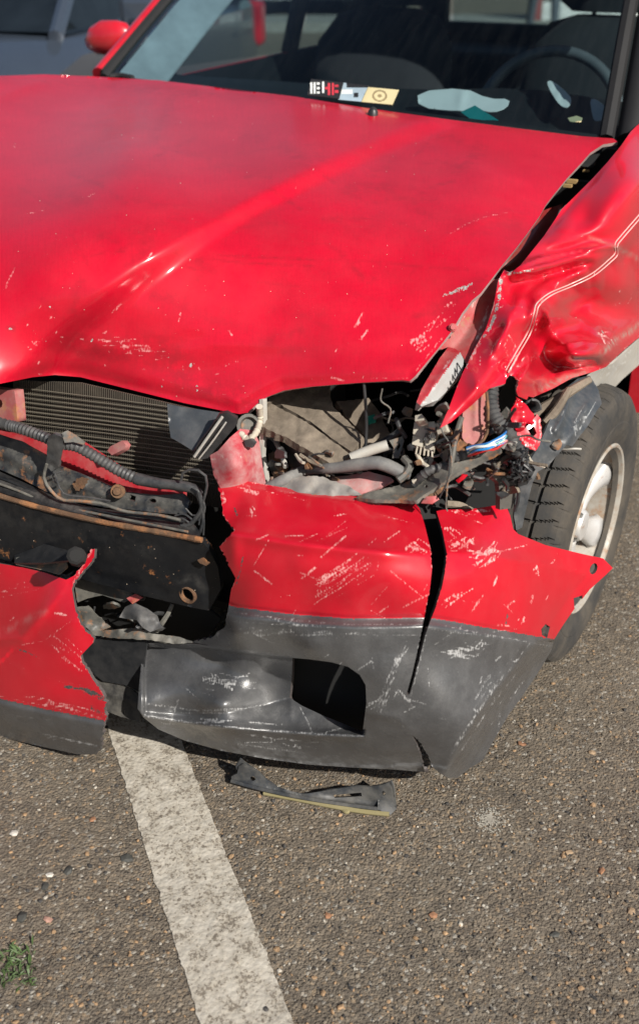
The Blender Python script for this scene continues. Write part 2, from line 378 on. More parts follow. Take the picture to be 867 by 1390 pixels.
n = b.noise(ob, 38, 6, .7); n2 = b.noise(ob, 190, 3, .7); v = b.voro(ob, 130)
c = b.mix(b.ramp(n, .35, .7), (.43, .40, .345), (.31, .275, .22)); c = b.mix(b.ramp(b.math('ADD', b.math('MULTIPLY', n, .45), b.math('MULTIPLY', n2, .55)), .525, .57), c, (.17, .145, .115)); b.l(c, p.inputs['Base Color']); p.inputs['Roughness'].default_value = .8
b.bump(b.math('ADD', b.math('MULTIPLY', n2, .7), b.math('SUBTRACT', 1, v.outputs['Distance'])), 1.0, .0011, p.inputs['Normal']); LINE = m
A = pt(140, 978, 'z', 0); Bq = pt(236, 1300, 'z', 0); C2 = pt(247, 1000, 'z', 0); D2 = pt(371, 1300, 'z', 0)
ctr0 = (A+C2)/2; ctr1 = (Bq+D2)/2; dr = (ctr1-ctr0); dr[2] = 0; L0 = np.linalg.norm(dr); dr /= L0; nr = np.array([-dr[1], dr[0], 0]); hw = .060
U = np.arange(-2.2, 1.2, .006); Wd = np.linspace(-hw, hw, 24); UU, WW = np.meshgrid(U, Wd); UU = UU.ravel(); WW = WW.ravel().copy()
edge = np.abs(np.abs(WW)-hw) < 1e-6; WW[edge] += np.sign(WW[edge])*noise2(np.stack([UU[edge]*1000, WW[edge]*3000], 1), 14, 9)*.0008+np.sign(WW[edge])*noise2(np.stack([UU[edge]*1000, WW[edge]*3000], 1), 4, 19)*.0009
LP = ctr0[None]+dr[None]*UU[:, None]+nr[None]*WW[:, None]; LP[:, 2] = relief(LP[:, 0], LP[:, 1])+.0012; nu = len(U)
I = (np.arange(23)[:, None]*nu+np.arange(nu-1)[None]).ravel()
T = np.stack([I, I+1, I+nu+1, I+nu], 1)
line = mesh_obj('painted_parking_line', LP, T, LINE); tag(line, 'worn off-white parking line running under the bumper', kind='structure')
# loose grit: half-sunk stones joined, nobody could count them
GR = plain('grit_stone', (.13, .105, .08), .85, var=.5, scale=60); 
def stone(c, r, seed, flat=.6, sub=1):
    g = np.random.default_rng(seed); t = (1+5**.5)/2
    V = np.array([(-1, t, 0), (1, t, 0), (-1, -t, 0), (1, -t, 0), (0, -1, t), (0, 1, t), (0, -1, -t), (0, 1, -t), (t, 0, -1), (t, 0, 1), (-t, 0, -1), (-t, 0, 1)], float)/1.9
    F = [(0, 11, 5), (0, 5, 1), (0, 1, 7), (0, 7, 10), (0, 10, 11), (1, 5, 9), (5, 11, 4), (11, 10, 2), (10, 7, 6), (7, 1, 8), (3, 9, 4), (3, 4, 2), (3, 2, 6), (3, 6, 8), (3, 8, 9), (4, 9, 5), (2, 4, 11), (6, 2, 10), (8, 6, 7), (9, 8, 1)]
    V = V*(1+g.normal(size=(12, 1))*.16)*np.array([1, g.uniform(.6, 1), flat]); a = g.uniform(0, 6.28)
    R = np.array([[math.cos(a), -math.sin(a), 0], [math.sin(a), math.cos(a), 0], [0, 0, 1]]); return (R@V.T).T*r+np.array(c), F
def grit(n, seed, rlo, rhi):
    g = np.random.default_rng(seed); V = []; F = []
    for i in range(n):
        px = g.uniform(-60, 930); py = g.uniform(700, 1420); q = pt(px, py, 'z', 0)
        if abs((q-ctr0)@nr) < hw+.004 and g.random() < .93: continue
        r = g.uniform(rlo, rhi)*(.6+.7*g.random()**3); z = relief(q[:1], q[1:2])[0]
        a, f = stone((q[0], q[1], z+r*.05), r, seed*100000+i, .55); F.append(np.array(f)+len(V)*12); V.append(a)
    return np.vstack(V), np.vstack(F)
for k, (n, rl, rh, colr) in enumerate(((4200, .0016, .0036, (.15, .125, .095)), (1300, .0018, .0046, (.28, .18, .10)), (700, .0016, .0036, (.36, .33, .28)), (1100, .0018, .0045, (.045, .042, .04)))):
    V, F = grit(n, 20+k, rl, rh)
    tag(mesh_obj('gravel', V, F, plain('grit', colr, .85, var=.4, scale=90), smooth=False), ['brown grit set in the asphalt', 'tan grit set in the asphalt', 'pale grit set in the asphalt', 'dark grit set in the asphalt'][k], kind='stuff')
# ------------------------------------------------------------------ the wrecked car: outer panels
car = empty('damaged_red_car', (0, 0, 0))
tag(car, 'wrecked red hatchback with torn bumper and crumpled wing beside its front wheel', 'car')
def smooth(a, b, x): t = np.clip((x-a)/(b-a), 0, 1); return t*t*(3-2*t)
def bump_at(P, c, rx, ry, ang, h):
    a = math.radians(ang); d = P-np.array(c); u = d[:, 0]*math.cos(a)+d[:, 1]*math.sin(a); v = -d[:, 0]*math.sin(a)+d[:, 1]*math.cos(a)
    return h*np.exp(-(u/rx)**2-(v/ry)**2)
def step_line(P, line, wd, h, fade=None):
    d, s, pr = segdist(P, line); r = h*smooth(-wd, wd, d*s)
    return r
def fold(P, line, wd, h):
    d, s, pr = segdist(P, line); return h*np.exp(-(d/wd)**1.5)*np.sin(np.pi*np.clip(pr*.9+.05, 0, 1))**.5
# --- bonnet
hood = [(-420, 92), (-200, 98), (0, 103), (60, 101), (130, 104), (215, 109), (300, 119), (400, 131), (500, 147), (600, 161), (700, 174), (790, 185), (832, 188), (838, 193),
        (818, 196), (801, 207), (786, 224), (769, 242), (752, 263), (741, 277), (732, 293), (718, 313), (700, 337), (682, 359), (666, 380), (652, 398), (640, 408), (627, 425), (613, 449), (603, 462), (592, 476), (563, 511), (556, 517), (545, 516),
        (480, 520), (420, 525), (385, 530), (362, 539), (348, 549), (337, 560), (325, 562), (300, 557), (250, 547), (170, 527), (110, 512), (75, 509), (45, 512), (20, 517), (0, 521), (-120, 545), (-420, 640)]
hctrl = [('w', x, y, z) for x, y, z in ((-.6, 1.2, .955), (-.6, .7, .93), (-.6, .35, .87), (-.2, 1.12, .972), (-.2, .7, .945), (-.2, .35, .885), (.2, 1.08, .975), (.2, .7, .945), (.2, .4, .895), (.55, 1.1, .965), (.55, .75, .93), (.45, .45, .88), (.3,.3,.845),(0,.18,.835))]
hctrl += [(0, 521, 'z', .67), (100, 510, 'z', .67), (200, 535, 'z', .66), (330, 560, 'z', .655), (400, 528, 'z', .70), (480, 520, 'z', .725), (555, 515, 'z', .745), (610, 450, 'z', .79), (660, 388, 'z', .845), (738, 300, 'z', .885), (834, 190, 'z', .952), (-300, 600, 'z', .67)]
crease = [(640, 152), (600, 166), (520, 196), (450, 228), (390, 258), (340, 283), (290, 313), (240, 343), (195, 373), (150, 408), (110, 440), (70, 475), (40, 512), (20, 540)]
def hood_disp(P):
    d = step_line(P, crease, 24, .020)                                           # raised centre of the bonnet
    d = np.where(P[:, 0] > 700, d*0+.02*(P[:, 1] < 165), d)
    s = segdist(P, crease); dd = s[0]*s[1]; fade = smooth(690, 560, P[:, 0])
    wd = np.interp(P[:, 1], [150, 300, 420], [16, 15, 24]); d = (.034*smooth(-1, 1, dd/wd)+.010*smooth(-120, 90, dd))*fade+fold(P, [(0, 132), (30, 119), (62, 111)], 9, .006)
    d += -.006*smooth(455, 500, P[:, 1]+noise2(P, 120, 4)*10)*smooth(180, 260, P[:, 0])
    d += fold(P, [(190, 452), (300, 468), (430, 470), (560, 455), (600, 445)], 16, .0035)
    d += bump_at(P, (150, 470), 42, 16, 5, .006)+bump_at(P, (265, 462), 30, 12, 0, -.004)
    d += bump_at(P, (690, 300), 30, 26, 30, -.006)+bump_at(P, (640, 215), 90, 22, 20, .004)+bump_at(P, (545, 280), 46, 18, 20, -.003)
    d += fold(P, [(606, 320), (650, 300), (690, 288), (716, 292)], 5, .0025)
    d += bump_at(P, (520, 500), 60, 14, 0, .004)+bump_at(P, (600, 425), 26, 30, 40, -.006)+bump_at(P, (575, 470), 18, 22, 40, .004)
    d += smooth(30, 0, segdist(P, [(15, 522), (75, 507), (110, 510), (325, 563), (348, 548), (385, 529), (555, 517)])[0])**2*-.010
    d += smooth(12, 0, segdist(P, [(0, 103), (130, 104), (400, 131), (600, 161), (832, 188)])[0])**2*-.004
    d += noise2(P, 130, 1)*.0022+noise2(P, 46, 2)*.0009+bump_at(P, (330, 400), 60, 30, 10, -.004)+bump_at(P, (470, 420), 50, 26, -10, .003)
    return d
SW = ((300, 347), (360, 349), (430, 353))
hst = [('dirt', [(100, 470), (160, 476), (230, 480), (250, 520), (330, 545)], 26, .75), ('dirt', [(60, 505), (180, 522), (320, 556)], 10, .5), ('scr', [(130, 462), (150, 460), (170, 466)], 5, .9), ('scr', [(160, 470), (225, 478)], 9, .62),
       ('dirt', list(SW), 2.2, .8), ('dirt', [(290, 352), (330, 357), (425, 361)], 2.0, .7), ('dirt', [(235, 357), (262, 365), (282, 367)], 1.8, .7), ('dirt', [(350, 383), (405, 388)], 2, .5),
       ('dirt', [(125, 346), (150, 341), (168, 342)], 2.0, .7), ('dirt', [(150, 345), (180, 331)], 2.5, .6), ('dirt', [(434, 352), (520, 356), (580, 363), (634, 366)], 2, .55),
       ('scr', [(20, 363), (8, 391)], 2, 1.1), ('scr', [(165, 412), (153, 424)], 2.4, 1.1), ('scr', [(206, 343), (197, 356)], 2, 1.1), ('scr', [(246, 424), (243, 436)], 2.6, 1), ('scr', [(311, 448), (315, 455)], 2.6, 1), ('scr', [(487, 437), (481, 446), (492, 424)], 2.4, 1.1), ('scr', [(499, 448), (489, 460)], 2.4, 1.2),
       ('scr', [(50, 470), (44, 462)], 2, 1), ('scr', [(60, 285), (40, 290)], 1.6, .9), ('scr', [(130, 262), (120, 267)], 2, 1),
       ('scr', [(606, 320), (632, 304), (660, 294), (690, 288)], 2.0, .85), ('chip', [(600, 402), (618, 394), (640, 385)], 2.6, .95), ('chip', [(612, 398), (632, 392)], 3.5, .8), ('scr', [(560, 470), (585, 452)], 9, .8), ('scr', [(582, 444), (600, 430), (612, 418)], 6, .75), ('scr', [(556, 462), (575, 458)], 3, 1),
       ('dirt', [(590, 420), (620, 402), (660, 382)], 13, .7), ('dirt', [(565, 430), (590, 415)], 6, .7), ('scr', [(500, 514), (553, 514)], 3, .7), ('scr', [(448, 512), (466, 517)], 3, 1), ('scr', [(560, 508), (600, 458)], 2.6, .8),
       ('dirt', [(12, 445), (18, 446)], 4, 1), ('chip', [(14, 446), (17, 447)], 2.4, 1), ('chip', [(68, 417), (71, 418)], 2.4, 1), ('dirt', [(560, 262), (590, 300), (640, 300)], 18, .22), ('dirt', [(640, 310), (700, 300), (690, 330)], 18, .4), ('dirt', [(-400, 100), (0, 106), (400, 136), (820, 188)], 7, .55)]
for k in range(80):
    x, y = rng.uniform(0, 600), rng.uniform(150, 540); a = rng.normal(1.9, .5); l = rng.uniform(1, 5) if rng.random() < .8 else rng.uniform(6, 15)
    hst.append(('scr', [(x, y), (x+l*math.cos(a), y+l*math.sin(a))], rng.uniform(1.0, 1.7), rng.uniform(.7, 1.1)))
for k in range(70):
    x, y = rng.uniform(20, 620), rng.uniform(180, 480); a = rng.normal(.1, .5); l = rng.uniform(20, 70)
    hst.append(('dirt', [(x, y), (x+l*.5*math.cos(a), y+l*.5*math.sin(a)+rng.uniform(-4, 4)), (x+l*math.cos(a), y+l*math.sin(a))], rng.uniform(1.6, 12), rng.uniform(.2, .6)))
for k in range(70):                                         # stone chips and dried mud along the nose of the bonnet
    x = rng.uniform(20, 340); y = 470+rng.normal()*16+max(0, (x-100))*.24; hst.append((('scr', 'chip')[rng.random() < .3], [(x, y), (x+rng.uniform(-3, 3), y+rng.uniform(-2, 3))], rng.uniform(1.4, 2.6), rng.uniform(.8, 1.15)))
bonnet = panel('bonnet', hood, hctrl, [RED, PRIMER], car, step=3.2, thick=.006, disp=hood_disp, strokes=hst)
# black washer nozzle on the bonnet
q = pt(506, 153, 'z', .985); m_ = MB(); m_.lathe([(.0, .013), (.006, .009), (.010, .004), (.011, -.006)], 16, c=q); m_.build('washer_nozzle', BLACKP, bonnet, True)
# --- crumpled front wing
wing = [(597, 581, 0), (608, 556), (618, 530), (628, 505), (634, 494), (641, 478), (659, 446), (669, 416), (676, 380), (684, 366), (692, 371), (706, 360), (722, 340), (738, 320), (750, 302), (762, 284), (782, 264), (803, 243), (824, 220), (842, 198), (856, 178), (872, 163), (890, 152), (908, 170), (939, 222), (946, 290), (943, 324), (926, 398), (902, 428), (884, 445), (867, 457), (843, 478), (822, 498), (804, 505), (776, 513), (751, 527), (726, 538, 1.2), (711, 541), (703, 538), (700, 531, 1.2), (704, 517, 1.5), (698, 512, 1.5), (691, 509, 1.2), (682, 522), (664, 527), (640, 550), (628, 560), (612, 573)]
wctrl = [(597, 581, 'y', .17), (612, 545, 'y', .21), (628, 505, 'y', .27), (641, 478, 'y', .32), (669, 416, 'y', .39), (684, 366, 'y', .44), (747, 306, 'x', .700), (804, 241, 'x', .714), (840, 196, 'x', .724), (890, 152, 'y', 1.30), ('w', .74, 1.4, .94), ('w', .80, 1.42, .86), ('w', .83, 1.42, .70), ('w', .82, 1.1, .62), ('w', .79, .85, .93),
         (664, 527, 'y', .24), (691, 509, 'y', .30), (703, 538, 'y', .31), (751, 527, 'y', .45), (804, 505, 'x', .80), (843, 478, 'x', .815), (867, 457, 'x', .818), (867, 340, 'x', .805), (760, 420, 'x', .745), (700, 430, 'y', .37), (800, 330, 'x', .765)]
ridge = [(636, 500), (650, 485), (666, 465), (676, 440), (690, 420), (722, 400), (760, 385), (800, 360), (830, 338), (850, 315), (867, 292)]
trim = [(686, 503), (700, 478), (716, 450), (724, 425), (728, 412), (745, 398), (775, 385), (803, 371), (826, 352), (834, 343), (834, 331), (842, 320), (867, 291), (930, 225), (1000, 160)]
def wing_disp(P):
    d = bump_at(P, (800, 480), 42, 17, -8, .040)+bump_at(P, (735, 470), 24, 32, -30, -.034)+bump_at(P, (740, 425), 30, 20, -20, .014)
    d += bump_at(P, (812, 420), 60, 22, -12, -.022)+bump_at(P, (770, 345), 46, 13, -22, -.020)+bump_at(P, (752, 362), 46, 9, -14, .017)
    d += fold(P, [(692, 372), (722, 364), (770, 350), (812, 338)], 7, .012)+bump_at(P, (705, 392), 18, 20, -60, -.010)
    d += fold(P, [(664, 490), (686, 450), (700, 410), (722, 392)], 10, .008)+fold(P, [(690, 505), (716, 452), (726, 414)], 8, .012)
    d += step_line(P, [(600, 600), (660, 520), (716, 452), (740, 405), (840, 345), (900, 280), (1000, 180)], 10, -.010)
    d += fold(P, [(742, 432), (772, 428), (800, 442), (830, 470)], 11, .012)+fold(P, [(756, 500), (780, 497), (815, 488)], 8, -.012)+fold(P, [(725, 480), (745, 492), (756, 500), (742, 520)], 8, -.014)
    d += fold(P, [(800, 432), (830, 452), (860, 440)], 7, .009)+bump_at(P, (850, 395), 40, 26, -20, .015)+bump_at(P, (835, 270), 26, 40, 30, .010)+bump_at(P, (790, 300), 20, 24, 45, -.010)
    d += bump_at(P, (715, 520), 22, 12, -20, .014)+fold(P, [(640, 500), (650, 530), (640, 552)], 12, .004)
    d *= 1.0
    d += fold(P, [(688, 368), (730, 352), (790, 338), (836, 334)], 4.5, .012)+fold(P, [(700, 384), (750, 372), (800, 356)], 6, -.014)+fold(P, [(724, 404), (742, 424), (745, 440), (732, 452)], 5, .010)+fold(P, [(752, 494), (780, 500), (812, 496)], 5, -.012)+fold(P, [(757, 470), (790, 462), (828, 470)], 5, .008)
    d += (np.abs(noise2(P, 42, 77))*.006+np.abs(noise2(P, 22, 78))*.0022-.004)*smooth(270, 340, P[:, 1])*smooth(640, 690, P[:, 0])*.8
    d += bump_at(P, (752, 300), 16, 40, 40, -.012)+fold(P, [(712, 400), (740, 372), (790, 352)], 6, -.010)+bump_at(P, (756, 405), 14, 12, 0, .012)+bump_at(P, (786, 415), 22, 9, -35, -.012)+fold(P, [(700, 520), (716, 500), (722, 470)], 7, .010)+bump_at(P, (770, 470), 16, 14, 0, .010)
    d *= 3.0
    s = 1-smooth(880, 940, P[:, 0]); d = d*s
    d += smooth(14, 0, segdist(P, [(684, 366), (747, 306), (804, 241), (840, 196), (930, 95)])[0])**2*-.012
    d += (noise2(P, 34, 21)*.0012+noise2(P, 16, 22)*.0004)*smooth(1000, 850, P[:, 0])*smooth(240, 340, P[:, 1])
    return d
wst = [('chip', [(680, 376), (678, 400), (672, 425), (664, 446), (656, 458)], 3.8, .95), ('scr', [(684, 368), (676, 420), (656, 462), (640, 490), (630, 505)], 4, .85), ('chip', [(688, 372), (705, 370), (722, 366)], 2.6, 1.0), ('chip', [(632, 500), (640, 482), (652, 466)], 2, .9),
       ('scr', [(822, 497), (842, 478), (867, 455), (900, 430)], 3, .7), ('dirt', [(800, 496), (835, 462), (870, 440)], 5, 1.1), ('dirt', [(792, 506), (770, 513), (735, 526)], 6, .9), ('scr', [(812, 450), (822, 455), (832, 470)], 6, .75), ('chip', [(815, 447), (819, 452)], 1.6, .8),
       ('scr', [(696, 500), (708, 480)], 4, .7), ('scr', [(690, 455), (684, 470), (690, 486), (700, 470), (690, 455)], 3, .75), ('scr', [(730, 380), (790, 352), (830, 338)], 3, .5), ('scr', [(740, 438), (760, 432)], 2, .7), ('scr', [(648, 505), (655, 520)], 4, .4), ('scr', [(746, 498), (756, 503)], 2.4, .8), ('dirt', [(834, 335), (867, 352), (900, 370)], 4, .8), ('dirt', [(800, 322), (834, 335)], 2.4, .7), ('chip', [(789, 321), (791, 322)], 2.4, 1),
       ('scr', [(780, 440), (810, 440)], 3, .6), ('scr', [(596, 578), (628, 506)], 2, .7)]
for k in range(30):
    x, y = rng.uniform(640, 860), rng.uniform(350, 530); a = rng.normal(-.9, .5); l = rng.uniform(2, 16)
    wst.append(('scr', [(x, y), (x+l*math.cos(a), y+l*math.sin(a))], rng.uniform(1.3, 2), rng.uniform(.7, 1.)))
wing_o = panel('front_wing', wing, wctrl, [worn('glossy_red_wing_paint', (.56, .004, .022), (.80, .56, .54), rough=.4, coat=1, dust=.05, spec=.3, dustscale=14., dustcol=(.34, .20, .17), speck=.06, base2=(.46, .003, .018), chipcol=(.24, .23, .22), coatr=.03), PRIMER], car, step=3.0, thick=.004, disp=wing_disp, strokes=wst)
panel('inner_wing_flange', [(730, 288), (764, 276), (758, 296), (742, 318), (724, 340), (706, 362), (694, 374), (676, 384), (660, 392), (664, 380), (686, 352), (712, 318)], [(730, 288, 'z', .868), (764, 276, 'z', .858), (706, 362, 'z', .815), (660, 392, 'z', .80), (694, 374, 'z', .80), (712, 318, 'z', .85)], [worn('brownish_red_flange', (.22, .02, .02), (.5, .3, .3), rough=.35, dust=.5, dustcol=(.22, .10, .07), coat=.4), PRIMER], car, step=4, thick=.003, disp=lambda P: fold(P, [(740, 300), (690, 362), (668, 386)], 6, .008))
for k_, (x_, y_) in enumerate(((795, 232), (788, 226), (776, 246), (812, 214), (770, 252), (800, 222))):
    q_ = pt(x_, y_, 'z', .90); m_ = MB(); m_.box(q_, np.array([.006, .004, .002])*(1+.3*(k_ % 3))); m_.build('debris_crumb', plain('ochre_grime', (.30, .20, .08), .8), car)
STRIPE = plain('pale_pinstripe', (.72, .40, .38), .35)
for off_ in (0, 4.2):
    L_ = spline(np.array([(x+off_*.8, y+off_*.6, 0) for x, y in trim[:-2]]), 110)[:, :2]; m_ = MB(); m_.tube(on_panel('front_wing', L_, .0004), .0011, 6); m_.build('pinstripe', STRIPE, wing_o, True)
# --- folded flange between bonnet and wing
fl = [(594, 474), (604, 460), (614, 447), (628, 423), (641, 406), (656, 390, 1), (670, 379, 1), (678, 378), (672, 414), (661, 447), (644, 478), (634, 497), (629, 486), (622, 477), (608, 471), (600, 474)]
fctrl = [(594, 474, 'z', .768), (614, 447, 'z', .785), (641, 406, 'z', .815), (676, 378, 'y', .43), (661, 447, 'y', .37), (634, 497, 'y', .295), (608, 471, 'y', .33), (635, 440, 'y', .38)]
def fl_disp(P): return -.006+fold(P, [(655, 392), (640, 440), (615, 475)], 8, -.008)+bump_at(P, (645, 455), 12, 22, 30, .008)
def circ(x, y, rx, ry, n=10, a=0): return [(x+rx*math.cos(t)*math.cos(a)-ry*math.sin(t)*math.sin(a), y+rx*math.cos(t)*math.sin(a)+ry*math.sin(t)*math.cos(a)) for t in np.linspace(0, 2*math.pi, n, endpoint=False)]
panel('wing_flange', fl, fctrl, [REDIN, PRIMER], car, step=3, thick=.003, disp=fl_disp, holes=[circ(609, 457, 2.4, 3), circ(601, 453, 2.6, 2)], strokes=[('scr', [(598, 470), (612, 450), (650, 400)], 5, .8), ('chip', [(642, 408), (650, 396), (660, 386)], 3, .8), ('scr', [(664, 400), (655, 440), (636, 488)], 3.5, .9), ('scr', [(604, 470), (628, 480)], 3, .7)])
q = pt(613, 446, 'z', .790); m_ = MB(); Rf = np.stack([RT, UP, -FW], 1); m_.lathe([(0, .004), (.004, .004), (.0045, .001), (.0065, 0), (.0065, -.01)], 12, R=Rf, c=q-FW*.012); m_.build('flange_bolt', REDIN, car, True)
# headlamp trim, red and silver, hanging loose
tr = [(608, 471), (617, 473), (624, 478), (629, 488), (628, 500), (622, 510), (614, 520), (604, 533), (594, 543), (572, 552), (565, 546), (572, 528), (583, 509), (596, 487)]
tc_ = [(608, 471, 'y', .33), (629, 488, 'y', .31), (614, 520, 'y', .26), (594, 543, 'y', .22), (565, 546, 'y', .19), (583, 509, 'y', .25)]
SILV = worn('dusty_silver_plastic', (.36, .36, .35), (.7, .7, .7), rough=.35, dust=.5, dustcol=(.30, .24, .21), metal=.0)
TRIMR = worn('dusty_trim_red', (.40, .02, .03), (.6, .5, .5), rough=.35, coat=.5, dust=.4, dustcol=(.38, .22, .20))
reg = lambda c: (np.array([(p[0]-572)*(480-548)-(p[1]-548)*(622-572) for p in c]) < 0).astype(int)
o = panel('headlamp_trim', tr, tc_, [TRIMR, SILV, SILV], car, step=3, thick=.016, disp=lambda P: fold(P, [(572, 548), (596, 515), (622, 480)], 7, .012), region=reg, strokes=[('scr', [(580, 540), (612, 490)], 4, .6), ('scr', [(568, 548), (594, 543)], 2, .9)])
for k in range(5):
    x, y = 606+k*4.2, 528-k*6.5; m_ = MB(); a = pt(x-4, y-8, 'y', .272+.008*k); bq = pt(x+1, y+1, 'y', .256+.008*k); m_.tube(np.array([a, bq])-FW*.013, .0011, 6); m_.build('trim_rib', BLACKP, o)
# --- bumper: centre piece
bc = [(294, 648, .8), (310, 650), (340, 653), (380, 660), (430, 667), (500, 676), (560, 682), (592, 684), (587, 684), (566, 683)]
bump_c = [(295, 650, .8), (300, 646), (312, 650), (340, 654), (380, 661), (430, 667), (500, 676), (562, 682), (569, 690), (576, 712), (584, 745, .5), (586, 770), (583, 800, .5), (577, 830), (572, 856, .4), (566, 885), (559, 915), (551, 944, 0), (556, 942), (563, 918, .3), (570, 890), (577, 862), (583, 845),
          # right of the long crack, one piece with the lower skirt
          (592, 822, .5), (599, 800), (604, 775, .5), (606, 750), (600, 720), (592, 694), (600, 692), (640, 691), (665, 687), (686, 685), (692, 700), (696, 718), (703, 725), (740, 740), (790, 752), (818, 758), (831, 771), (822, 780), (800, 800), (780, 825), (764, 848), (752, 867), (748, 882), (735, 905), (722, 925), (705, 950), (690, 970), (668, 1008), (655, 1032), (634, 1045), (620, 1056), (608, 1056), (594, 1048, .5), (586, 1040, .6), (580, 1024, .6), (570, 1008, .5), (558, 996, 0), (566, 1012, .6), (572, 1028, .6), (576, 1048), (540, 1045), (480, 1042), (420, 1038), (360, 1030), (300, 1019), (250, 1005), (215, 990), (195, 974), (187, 962), (189, 930), (192, 900), (196, 868), (240, 872), (285, 876), (262, 872, 1), (290, 864, 1.2), (306, 850, .6), (309, 832), (313, 805, .6), (320, 785), (312, 770, .9), (298, 742, .6), (318, 720, .9), (310, 708, .9), (303, 700, .6), (300, 676, .6)]
fog = [(397, 893), (420, 895), (450, 899), (472, 905), (488, 916), (496, 930), (497, 955), (492, 993), (470, 984), (440, 972), (410, 958), (393, 947), (396, 920)]
bctrl = [(300, 650, 'y', .135), (400, 664, 'y', .145), (500, 676, 'y', .165), (575, 690, 'y', .20), (640, 691, 'y', .27), (686, 686, 'y', .33), (700, 724, 'y', .30), (760, 745, 'y', .40), (830, 771, 'y', .52), (800, 800, 'y', .47), (752, 867, 'y', .37),
         (310, 735, 'y', .02), (420, 748, 'y', .015), (520, 752, 'y', .04), (590, 760, 'y', .085), (650, 765, 'y', .15), (730, 790, 'y', .30),
         (315, 830, 'y', .012), (420, 840, 'y', .012), (520, 842, 'y', .03), (590, 850, 'y', .07), (660, 862, 'y', .16), (740, 870, 'y', .33),
         (320, 860, 'y', -.002), (420, 880, 'y', .0), (530, 890, 'y', .025), (600, 900, 'y', .075), (680, 920, 'y', .20), (730, 900, 'y', .34),
         (200, 880, 'y', .075), (200, 960, 'y', -.01), (300, 960, 'y', -.02), (300, 900, 'y', .05), (380, 920, 'y', .055), (540, 970, 'y', .02), (620, 980, 'y', .07), (690, 970, 'y', .22),
         (250, 1004, 'y', .06), (360, 1030, 'y', .055), (480, 1042, 'y', .06), (576, 1046, 'y', .09), (612, 1054, 'y', .11), (655, 1030, 'y', .16)]
lipline = [(187, 968), (220, 975), (280, 985), (360, 992), (440, 998), (494, 999)]
split = [(300, 818), (320, 824), (400, 834), (480, 840), (575, 838), (600, 841), (660, 852), (752, 868), (800, 880)]
def above(c, line):
    L = np.array(line); return c[:, 1] < np.interp(c[:, 0], L[:, 0], L[:, 1])
def bump_disp(P):
    x, y = P[:, 0], P[:, 1]; L = np.array(split); ys = np.interp(x, L[:, 0], L[:, 1])
    d = .017*smooth(1, 14, y-ys)-.003*smooth(-5, 0, y-ys)*smooth(3, 0, y-ys)-.004*smooth(16, 50, y-ys)*(y-ys < 200)
    d += fold(P, [(250, 712), (300, 722), (400, 738), (470, 746), (575, 754)], 11, .017)+fold(P, [(580, 748), (640, 752), (760, 772), (800, 782)], 10, .008)
    d += fold(P, [(690, 690), (700, 760), (790, 780)], 4, 0)
    # recess round the fog lamp opening
    top = np.interp(x, [190, 285, 400, 470], [872, 878, 893, 903]); inrec = smooth(0, 5, x-193)*smooth(0, 4, y-top)
    ll = np.interp(x, [187, 280, 360, 440, 494], [970, 985, 992, 998, 999])
    bot = np.interp(x, [190, 250, 300, 350, 395, 494], [966, 970, 968, 960, 947, 992])
    dep = (.016+.042*smooth(192, 396, x))*inrec
    rec = np.where(y < bot, 1.0, np.clip(1-(y-bot)/np.maximum(ll-bot, 3), 0, 1))*smooth(3, -1, x-402)
    rec2 = np.where(x >= 399, np.clip((ll-y)/np.maximum(ll-bot, 3), 0, 1)*smooth(496, 490, x), 0)*(y > bot-1)
    d -= dep*np.maximum(rec, rec2)
    d += fold(P, lipline, 7, .018)
    d += .006*smooth(12, 40, y-ll)*0
    d += fold(P, [(720, 880), (690, 915), (650, 965), (618, 1020), (605, 1045)], 15, .020)-.085*smooth(-2, 34, (x-np.interp(y, [860, 915, 965, 1020, 1056], [735, 690, 650, 618, 596])))*(y > 870)
    d += fold(P, [(812, 762), (780, 800), (745, 850)], 7, -.004)+step_line(P, [(800, 745), (765, 800), (728, 868)], 5, 0)
    d += bump_at(P, (640, 905), 34, 26, 20, -.006)+bump_at(P, (560, 965), 30, 40, 0, -.010)+bump_at(P, (660, 735), 30, 16, 20, -.006)
    d += fold(P, [(556, 990), (540, 975), (500, 968)], 8, .005)+bump_at(P, (320, 690), 14, 24, 20, -.007)+bump_at(P, (318, 745), 10, 30, 0, .005)
    d += (noise2(P, 60, 31)*.0014+noise2(P, 24, 32)*.0006)
    d += smooth(9, 0, segdist(P, [(295, 648), (380, 661), (500, 676), (562, 682)])[0])*-.006
    d += -.020*smooth(1012, 1056, y+.0*x)*(x < 575)
    return d
